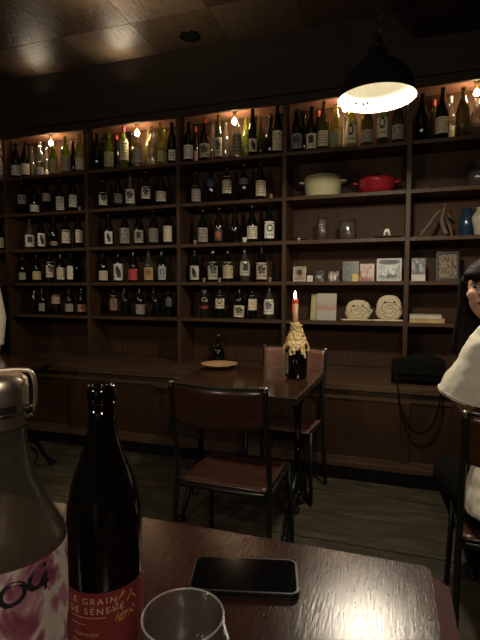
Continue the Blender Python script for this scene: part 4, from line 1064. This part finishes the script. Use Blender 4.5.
# steel stoppered bottle
sx, sy = -.3125, .302
rt = empty('stoppered_bottle', (sx, sy, NZ+.0005), 'clear bottle with floral pink label and steel stopper at the lower left', 'bottle'); rt.scale.z = .985
R1 = .0495
pfo = [(R1*.9, .0), (R1, .008), (R1, .184), (.0482, .190), (.0420, .203), (.0350, .217), (.0290, .231), (.0243, .246), (.0212, .262), (.0194, .280), (.0183, .300)]
inn = [(r-.003, z) for r, z in pfo[::-1][:-2]]
MB().lathe([(0, .02), (R1*.7, .002)]+pfo+inn+[(R1*.8, .010), (0, .027)], seg=64, cap=False).build('glass_body', glass('near_clear_glass', (.62, .58, .48), .10, 1.6, .03), rt)
fa1 = math.atan2(-sy, -sx)
# label material: pale ground with mauve and pink blooms
m, nt, b = newmat('floral_label'); L = nt.links
tcn = N(nt, 'ShaderNodeTexCoord'); mp = N(nt, 'ShaderNodeMapping'); mp.inputs['Scale'].default_value = (2.6, 1.1, 1); mp.inputs['Location'].default_value = (.35, .6, 0)
L.new(tcn.outputs['UV'], mp.inputs[0])
nz1 = N(nt, 'ShaderNodeTexNoise'); nz1.inputs['Scale'].default_value = 1.3; nz1.inputs['Detail'].default_value = 5; nz1.inputs['Distortion'].default_value = 1.6; L.new(mp.outputs[0], nz1.inputs['Vector'])
L.new(ramp(nt, nz1.outputs['Fac'], [(.30, (.07, .01, .04)), (.42, (.26, .07, .11)), (.47, (.46, .25, .27)), (.50, (.60, .52, .45)), (.56, (.56, .46, .40)), (.60, (.40, .14, .20)), (.70, (.14, .02, .06))]), b.inputs['Base Color'])
b.inputs['Roughness'].default_value = .5
MB().patch(R1, .030, .183, fa1-1.6, fa1+1.7, seg=48, nz=2, off=.0005).build('paper_label', m, rt, fix=False)
q = MB()
text_on_cyl(q, 'O', .028, R1, fa1-.16, .153, 1, slope=.12, bold=.0006); text_on_cyl(q, 'C', .026, R1, fa1+.26, .158, 1, slope=.25, bold=.0006); text_on_cyl(q, '4', .021, R1, fa1+.44, .156, 1, slope=.1, bold=.0006)
q.build('label_lettering', plain('ink_print', (.015, .01, .015), .6), rt)
q = MB(); q.lathe([(.0186, .286), (.0205, .288), (.0215, .293), (.0222, .320), (.0215, .327), (.017, .3315), (0, .333)], seg=48)
st = q.build('steel_stopper', M_steel, rt)
M_rub = plain('black_rubber', (.008, .008, .008), .5)
fdir = Vector((math.cos(fa1), math.sin(fa1), 0)); sd = Vector((-fdir.y, fdir.x, 0))
q = MB(); q.patch(.0221, .3015, .3075, fa1-.55, fa1+.55, seg=12, off=.0004); q.build('slot', M_rub, st, fix=False)
q = MB()
def loc3(f_, s_, z): v = fdir*f_+sd*s_; return (v.x, v.y, z)
q.tube(smooth_path([loc3(.006, .0225, .293), loc3(.006, .0265, .305), loc3(.006, .0268, .322), loc3(.005, .0240, .3325), loc3(.003, .016, .3350), loc3(0, 0, .3352), loc3(-.003, -.016, .3350), loc3(-.006, -.0240, .3325), loc3(-.006, -.0268, .32), loc3(-.006, -.0225, .293)]), .0017, 8)
q.build('wire_bail', M_steel, st)
q = MB(); q.ball(loc3(.010, .0205, .302), .0040); q.ball(loc3(.010, .0205, .2945), .0038); q.build('hinge', M_rub, st)
q = MB(); q.lathe([(.0222, .2975), (.0228, .2985), (.0222, .300)], seg=40, cap=False); q.build('groove_ring', plain('bright_steel', (.8, .74, .66), .12, 1), st)

# ------------------------------------------------------------------ people
def blob(mb, name, mat, par, vox=.009, sm=6):
    o = mb.build(name, mat, par); r = o.modifiers.new('r', 'REMESH'); r.mode = 'VOXEL'; r.voxel_size = vox; r.use_smooth_shade = True
    s_ = o.modifiers.new('s', 'SMOOTH'); s_.iterations = sm; s_.factor = .5
    return o
def hand(q, w, d, side, up=Vector((0, 0, 1))):
    """palm with five bent fingers from wrist w along d"""
    d = Vector(d).normalized(); s_ = d.cross(up).normalized()*side; n_ = up
    q.cap(w, .024, w+d*.05, .03); q.cap(w+d*.04+s_*.018, .018, w+d*.08+s_*.02, .014); q.cap(w+d*.04-s_*.018, .018, w+d*.08-s_*.02, .014)
    for k, ln in enumerate((.062, .074, .070, .052)):
        b0 = w+d*.082+s_*(.030-.02*k); m1 = b0+d*ln*.5-n_*.004; e = m1+d*ln*.4-n_*.016
        q.cap(b0, .0092, m1, .0085); q.cap(m1, .0085, e, .0075)
    b0 = w+d*.03+s_*.028; m1 = b0+d*.03+s_*.02-n_*.006; q.cap(b0, .012, m1, .0105); q.cap(m1, .0105, m1+d*.028-n_*.006, .009)
def head(q, hc, rot, k=1.0):
    """skin head into q; rot: z rotation with the face towards local -y"""
    Rm_ = Matrix.Rotation(rot, 3, 'Z')
    def T(x, y, z): return hc+Rm_ @ Vector((x*k, y*k, z*k))
    def el(x, y, z, r, s_):
        q.ball((0, 0, 0), r*k, s_, 20)
        for v in q.last: v.co = T(0, 0, 0)+Rm_ @ (v.co+Vector((x*k, y*k, z*k)))
    el(0, .012, .035, .090, (.82, 1.02, .92)); el(0, -.022, -.030, .068, (.86, .92, 1.10)); el(0, -.045, -.082, .030, (1.05, .95, .75))
    el(0, -.088, .022, .010, (1, 1, 2.4)); el(0, -.100, -.006, .0125, (1.1, 1, .9)); el(-.010, -.092, -.010, .0075, (1, 1, .8)); el(.010, -.092, -.010, .0075, (1, 1, .8))
    el(0, -.084, -.040, .0125, (1.7, .7, .42)); el(0, -.083, -.050, .0125, (1.5, .7, .45))
    el(-.042, -.055, -.012, .024, (1, .8, .9)); el(.042, -.055, -.012, .024, (1, .8, .9)); el(0, -.070, .052, .030, (1.7, .6, .6))
    for s_ in (-1, 1): el(s_*.076, .012, .005, .022, (.35, .8, 1.3))
    return T, Rm_
def face_bits(T, Rm_, par, k=1.0):
    white = plain('eye_white', (.7, .66, .6), .25); iris = plain('dark_iris', (.02, .01, .008), .15); lip = plain('lip', (.42, .10, .09), .4)
    for s_ in (-1, 1):
        e = MB().ball(T(s_*.031, -.0745, .020), .0125*k, (1.1, .8, .72)).build('eye', white, par)
        MB().ball(T(s_*.031, -.0835, .020), .0064*k, (1, .5, 1)).build('iris', iris, e)
        MB().tube([T(s_*.016, -.0845, .0285), T(s_*.031, -.0880, .0325), T(s_*.048, -.078, .0275)], [.0016, .0022, .0016], 6).build('eyelid', M_hair, par)
    q = MB(); q.tube([T(-.021, -.0865, -.043), T(-.009, -.0915, -.0405), T(0, -.0925, -.042), T(.009, -.0915, -.0405), T(.021, -.0865, -.043)], [.002, .0038, .0036, .0038, .002], 8)
    q.tube([T(-.018, -.0875, -.0465), T(0, -.0925, -.0505), T(.018, -.0875, -.0465)], [.002, .0045, .002], 8); q.build('lips', lip, par)

# the person at the right edge: seated, back to us, looking round over the left shoulder
per = empty('person', (.48, 1.85, 0), 'person with long dark hair in a white shirt seated at the right, looking round', 'person')
PO = Matrix.Translation((-.48, -1.85, 0))
def PP(o):
    o.matrix_parent_inverse = PO if o.parent == per else o.matrix_parent_inverse; return o
hc = att(485.5, 291.5, 1.76)
rot = math.radians(-14)
q = MB(); T, Rm_ = head(q, hc, rot, .94)
sh1 = att(487, 341, 1.70); sh2 = att(570, 352, 1.74)
nb = (sh1+sh2)/2; nb.z = hc.z-.20; nb.y = 1.86
q.cap(hc+Vector((.01, .03, -.06)), .050, nb, .052); q.cap(nb, .06, sh1, .05); q.cap(nb, .06, sh2, .05)
pel = Vector((nb.x-.045, 1.80, .545)); q.cap(nb+Vector((0, 0, -.12)), .11, pel, .12)
el1 = att(462, 392, 1.74); wr1 = att(478, 402, 2.02); wr1.z = .815
q.cap(sh1, .047, el1, .038); q.cap(el1, .037, wr1, .025); hand(q, wr1, (.6, .7, -.05), -1)
el2 = Vector((sh2.x+.05, sh2.y+.08, .84)); wr2 = Vector((sh2.x-.02, 2.2, .815)); q.cap(sh2, .047, el2, .038); q.cap(el2, .037, wr2, .025); hand(q, wr2, (-.4, 1, -.05), 1)
for s_ in (-1, 1):
    hp = pel+Vector((s_*.09, .02, -.02)); kn = pel+Vector((s_*.12-.02*(s_ > 0), .44, -.01)); an = kn+Vector((s_*.0, .0, -.43)); 
    if s_ < 0: kn = att(452, 474, 2.02); an = att(474, 552, 2.15); an.z = .09
    q.cap(hp, .085, kn, .055); q.cap(kn, .052, an, .036); q.cap(an, .036, an+Vector((0, .13, -.055)), .028)
    if s_ < 0: hpL, knL, anL = hp, kn, an
    else: hpR, knR, anR = hp, kn, an
bo = PP(blob(q, 'body', M_skin, per, .0065, 3))
face_bits(T, Rm_, per, .94)
for o in [c for c in per.children if c.name.startswith(('eye', 'lips'))]: PP(o)
# shirt: loose tee, wide sleeves
q = MB()
q.cap(nb+Vector((0, 0, -.035)), .092, sh1+Vector((.012, 0, .004)), .064); q.cap(nb+Vector((0, 0, -.06)), .085, sh2+Vector((-.01, 0, -.015)), .068)
hs = att(461, 398, 1.76); q.tube([sh1+Vector((-.0, 0, .0)), hs], [.062, .090], 24)
h2 = sh2+Vector((.07, .05, -.17)); q.tube([sh2, h2], [.068, .085], 24)
prT = [nb+Vector((0, 0, -.04)), nb+Vector((0, .0, -.16)), nb+Vector((-.01, -.01, -.33)), pel+Vector((-.0, -.02, .06)), pel+Vector((-.0, -.03, -.04))]
q.tube(prT, [.12, .165, .160, .170, .185], 28)
b4 = None
shirt = PP(blob(q, 'shirt', M_shirt, per, .008, 3))
dt = bpy.data.textures.new('folds', 'CLOUDS'); dt.noise_scale = .09
dm = shirt.modifiers.new('f', 'DISPLACE'); dm.texture = dt; dm.strength = .022; dm.mid_level = .5
q = MB(); ax = (hs-sh1).normalized(); a_ = ax.cross(Vector((0, 1, 0))).normalized(); b_ = ax.cross(a_)
q.tube([hs-ax*.012+(a_*math.cos(t)+b_*math.sin(t))*.0895 for t in [2*PI*k/32 for k in range(32)]], .0035, 6, closed=True)
o = q.build('sleeve_seam', M_shirt, per); PP(o)
q = MB()
q.cap(pel+Vector((-.05, 0, -.03)), .125, pel+Vector((.05, 0, -.03)), .125)
for hp, kn, an in ((hpL, knL, anL), (hpR, knR, anR)): q.cap(hp, .108, kn, .082); q.cap(kn, .080, an+Vector((0, 0, .02)), .056)
PP(blob(q, 'trousers', M_pants, per, .01, 4))
for an in (anL, anR): 
    q = MB(); q.cap(an+Vector((0, -.02, -.045)), .036, an+Vector((0, .15, -.055)), .034); PP(q.build('shoe', M_dark, per))
# hair
q = MB()
def Th(x, y, z): return T(x, y, z)
def hell(x, y, z, r, s_):
    q.ball((0, 0, 0), r*.94, s_, 22)
    for v in q.last: v.co = hc+Rm_ @ (v.co+Vector((x, y, z))*.94)
hell(0, .030, .048, .098, (.90, 1.0, .93))
for s_ in (-1, 1):
    q.cap(Th(s_*.078, .006, .04), .022, Th(s_*.082, .012, -.06), .020); q.cap(Th(s_*.082, .012, -.06), .022, Th(s_*.095, .04, -.24), .032)
    q.cap(Th(s_*.060, .05, .02), .045, Th(s_*.07, .06, -.26), .040)
q.cap(Th(0, .08, .02), .06, Th(0, .09, -.28), .055)
for k in range(13):
    u = (k-6)/6
    a1 = Th(u*.046, -.050-.028*(1-u*u), .096); a2 = Th(u*.066, -.074-.022*(1-u*u), .066); a3 = Th(u*.070, -.072-.024*(1-u*u), .040+.004*(k % 3))
    q.cap(a1, .014, a2, .0105); q.cap(a2, .0105, a3, .006)
PP(blob(q, 'hair', M_hair, per, .006, 2))

# the person at the left edge, standing behind the next table, mostly out of view
pe2 = empty('person', (-3.23, 2.90, 0), 'person in a pale long-sleeved shirt, only a sleeve showing at the left edge', 'person')
PO2 = Matrix.Translation((3.23, -2.90, 0))
def P2(o): o.matrix_parent_inverse = PO2; return o
bc = Vector((-3.23, 2.90, 0))
q = MB(); hc2 = bc+Vector((0, 0, 1.60)); T2, Rm2 = head(q, hc2, math.radians(35), .95)
q.cap(hc2+Vector((0, .02, -.06)), .05, bc+Vector((0, 0, 1.42)), .055)
L_, R_ = bc+Vector((-.17, 0, 1.38)), bc+Vector((.165, 0, 1.36))
q.cap(bc+Vector((0, 0, 1.4)), .06, L_, .05); q.cap(bc+Vector((0, 0, 1.4)), .06, R_, .05); q.cap(bc+Vector((0, 0, 1.3)), .12, bc+Vector((0, 0, .95)), .13)
armp = atY(-1.5, 318, 2.88); cuff = atY(-2.5, 345, 2.86)
q.cap(R_, .045, armp, .038); q.cap(armp, .036, cuff, .028); hand(q, cuff, (-.1, -.25, -1), 1, Vector((1, 0, 0)))
q.cap(L_, .045, L_+Vector((-.06, 0, -.28)), .038); q.cap(L_+Vector((-.06, 0, -.28)), .036, L_+Vector((-.06, -.08, -.5)), .026); hand(q, L_+Vector((-.06, -.08, -.5)), (0, -.2, -1), -1, Vector((-1, 0, 0)))
for s_ in (-1, 1): q.cap(bc+Vector((s_*.09, 0, .9)), .085, bc+Vector((s_*.10, 0, .5)), .055); q.cap(bc+Vector((s_*.10, 0, .5)), .055, bc+Vector((s_*.10, .02, .09)), .036); q.cap(bc+Vector((s_*.10, .02, .06)), .036, bc+Vector((s_*.10, -.12, .032)), .028)
P2(blob(q, 'body', M_skin, pe2, .008, 3)); face_bits(T2, Rm2, pe2, .95)
for o in list(pe2.children):
    if o.name.startswith(('eye', 'lips')): P2(o)
q = MB(); q.cap(bc+Vector((0, 0, 1.33)), .10, L_, .068); q.cap(bc+Vector((0, 0, 1.33)), .10, R_, .066)
q.tube([R_, armp, cuff], [.066, .058, .046], 20); q.tube([L_, L_+Vector((-.06, 0, -.28)), L_+Vector((-.06, -.08, -.48))], [.066, .056, .044], 20)
q.tube([bc+Vector((0, 0, 1.36)), bc+Vector((0, 0, 1.1)), bc+Vector((0, 0, .86))], [.14, .16, .165], 24)
P2(blob(q, 'shirt', M_shirt, pe2, .01, 3))
q = MB(); q.cap(bc+Vector((-.04, 0, .88)), .13, bc+Vector((.04, 0, .88)), .13)
for s_ in (-1, 1): q.cap(bc+Vector((s_*.09, 0, .86)), .10, bc+Vector((s_*.10, 0, .5)), .075); q.cap(bc+Vector((s_*.10, 0, .5)), .075, bc+Vector((s_*.10, .02, .12)), .058)
P2(blob(q, 'trousers', M_pants, pe2, .012, 3))
for s_ in (-1, 1): P2(MB().cap(bc+Vector((s_*.10, .04, .038)), .036, bc+Vector((s_*.10, -.14, .034)), .032).build('shoe', M_dark, pe2))
q = MB(); q.ball(hc2+Vector((0, .02, .05)), .095, (.92, 1, .9)); P2(blob(q, 'hair', M_hair, pe2, .01, 2))

# ------------------------------------------------------------------ lights of the room, with added fill and ceiling lights
def point(name, loc, e, col, r=.05):
    l = bpy.data.lights.new(name, 'POINT'); l.energy = e; l.color = col; l.shadow_soft_size = r
    o = bpy.data.objects.new(name, l); COL.objects.link(o); o.location = loc; return o
def spot(name, loc, tgt, e, col, size, r=.05, blend=.6):
    l = bpy.data.lights.new(name, 'SPOT'); l.energy = e; l.color = col; l.shadow_soft_size = r; l.spot_size = size; l.spot_blend = blend
    o = bpy.data.objects.new(name, l); COL.objects.link(o); o.location = loc
    o.rotation_euler = (Vector(tgt)-Vector(loc)).to_track_quat('-Z', 'Y').to_euler(); return o
WARM = (1, .80, .55); LAMP = (1, .87, .68)
# the pendants' own light, thrown down and out of their shades
spot('pendant_light', (c.x, c.y, c.z+.014), (c.x, c.y, 0), 48, LAMP, math.radians(180), .06, .02)
spot('next_pendant_light', (-2.75, 2.0, c.z+.02), (-2.75, 2.0, 0), 11, WARM, math.radians(174), .07, .12)
spot('room_fill_light', (.6, -.9, 2.3), (.1, 3.4, 1.9), 42, LAMP, 2.4, .14)  # unseen fill spots behind the camera, added to brighten the shelves
spot('room_fill_light', (-1.6, -1.0, 2.3), (-1.8, 3.4, 1.9), 42, LAMP, 2.6, .14)
# added spots without fittings, brightening patches of ceiling near the bulkhead
for x, y, e, dz in ((-2.95, 3.38, 2.8, .17), (-2.10, 3.38, 4.5, .17), (-1.85, 2.70, 4.6, .2), (-.35, 2.6, 3.0, .3), (-1.6, 2.6, 18.0, .7)):
    spot('added_ceiling_light', (x, y, ZC-dz), (x, y-.1, ZC), e, WARM, 2.8, .13, 1)

w = bpy.data.worlds.new('World'); sc.world = w; w.use_nodes = True
w.node_tree.nodes['Background'].inputs[0].default_value = (.9, .75, .55, 1); w.node_tree.nodes['Background'].inputs[1].default_value = .01

cam = bpy.data.cameras.new('Camera'); co = bpy.data.objects.new('Camera', cam); COL.objects.link(co)
co.location = CAM; co.rotation_euler = (PI/2-PT, 0, TH)
cam.sensor_fit = 'VERTICAL'; cam.sensor_height = 36; cam.lens = 36*F/640; cam.clip_start = .01
sc.camera = co
vs = sc.view_settings; vs.view_transform = 'Standard'; vs.look = 'None'; vs.exposure = .12; vs.gamma = 1; vs.use_curve_mapping = False
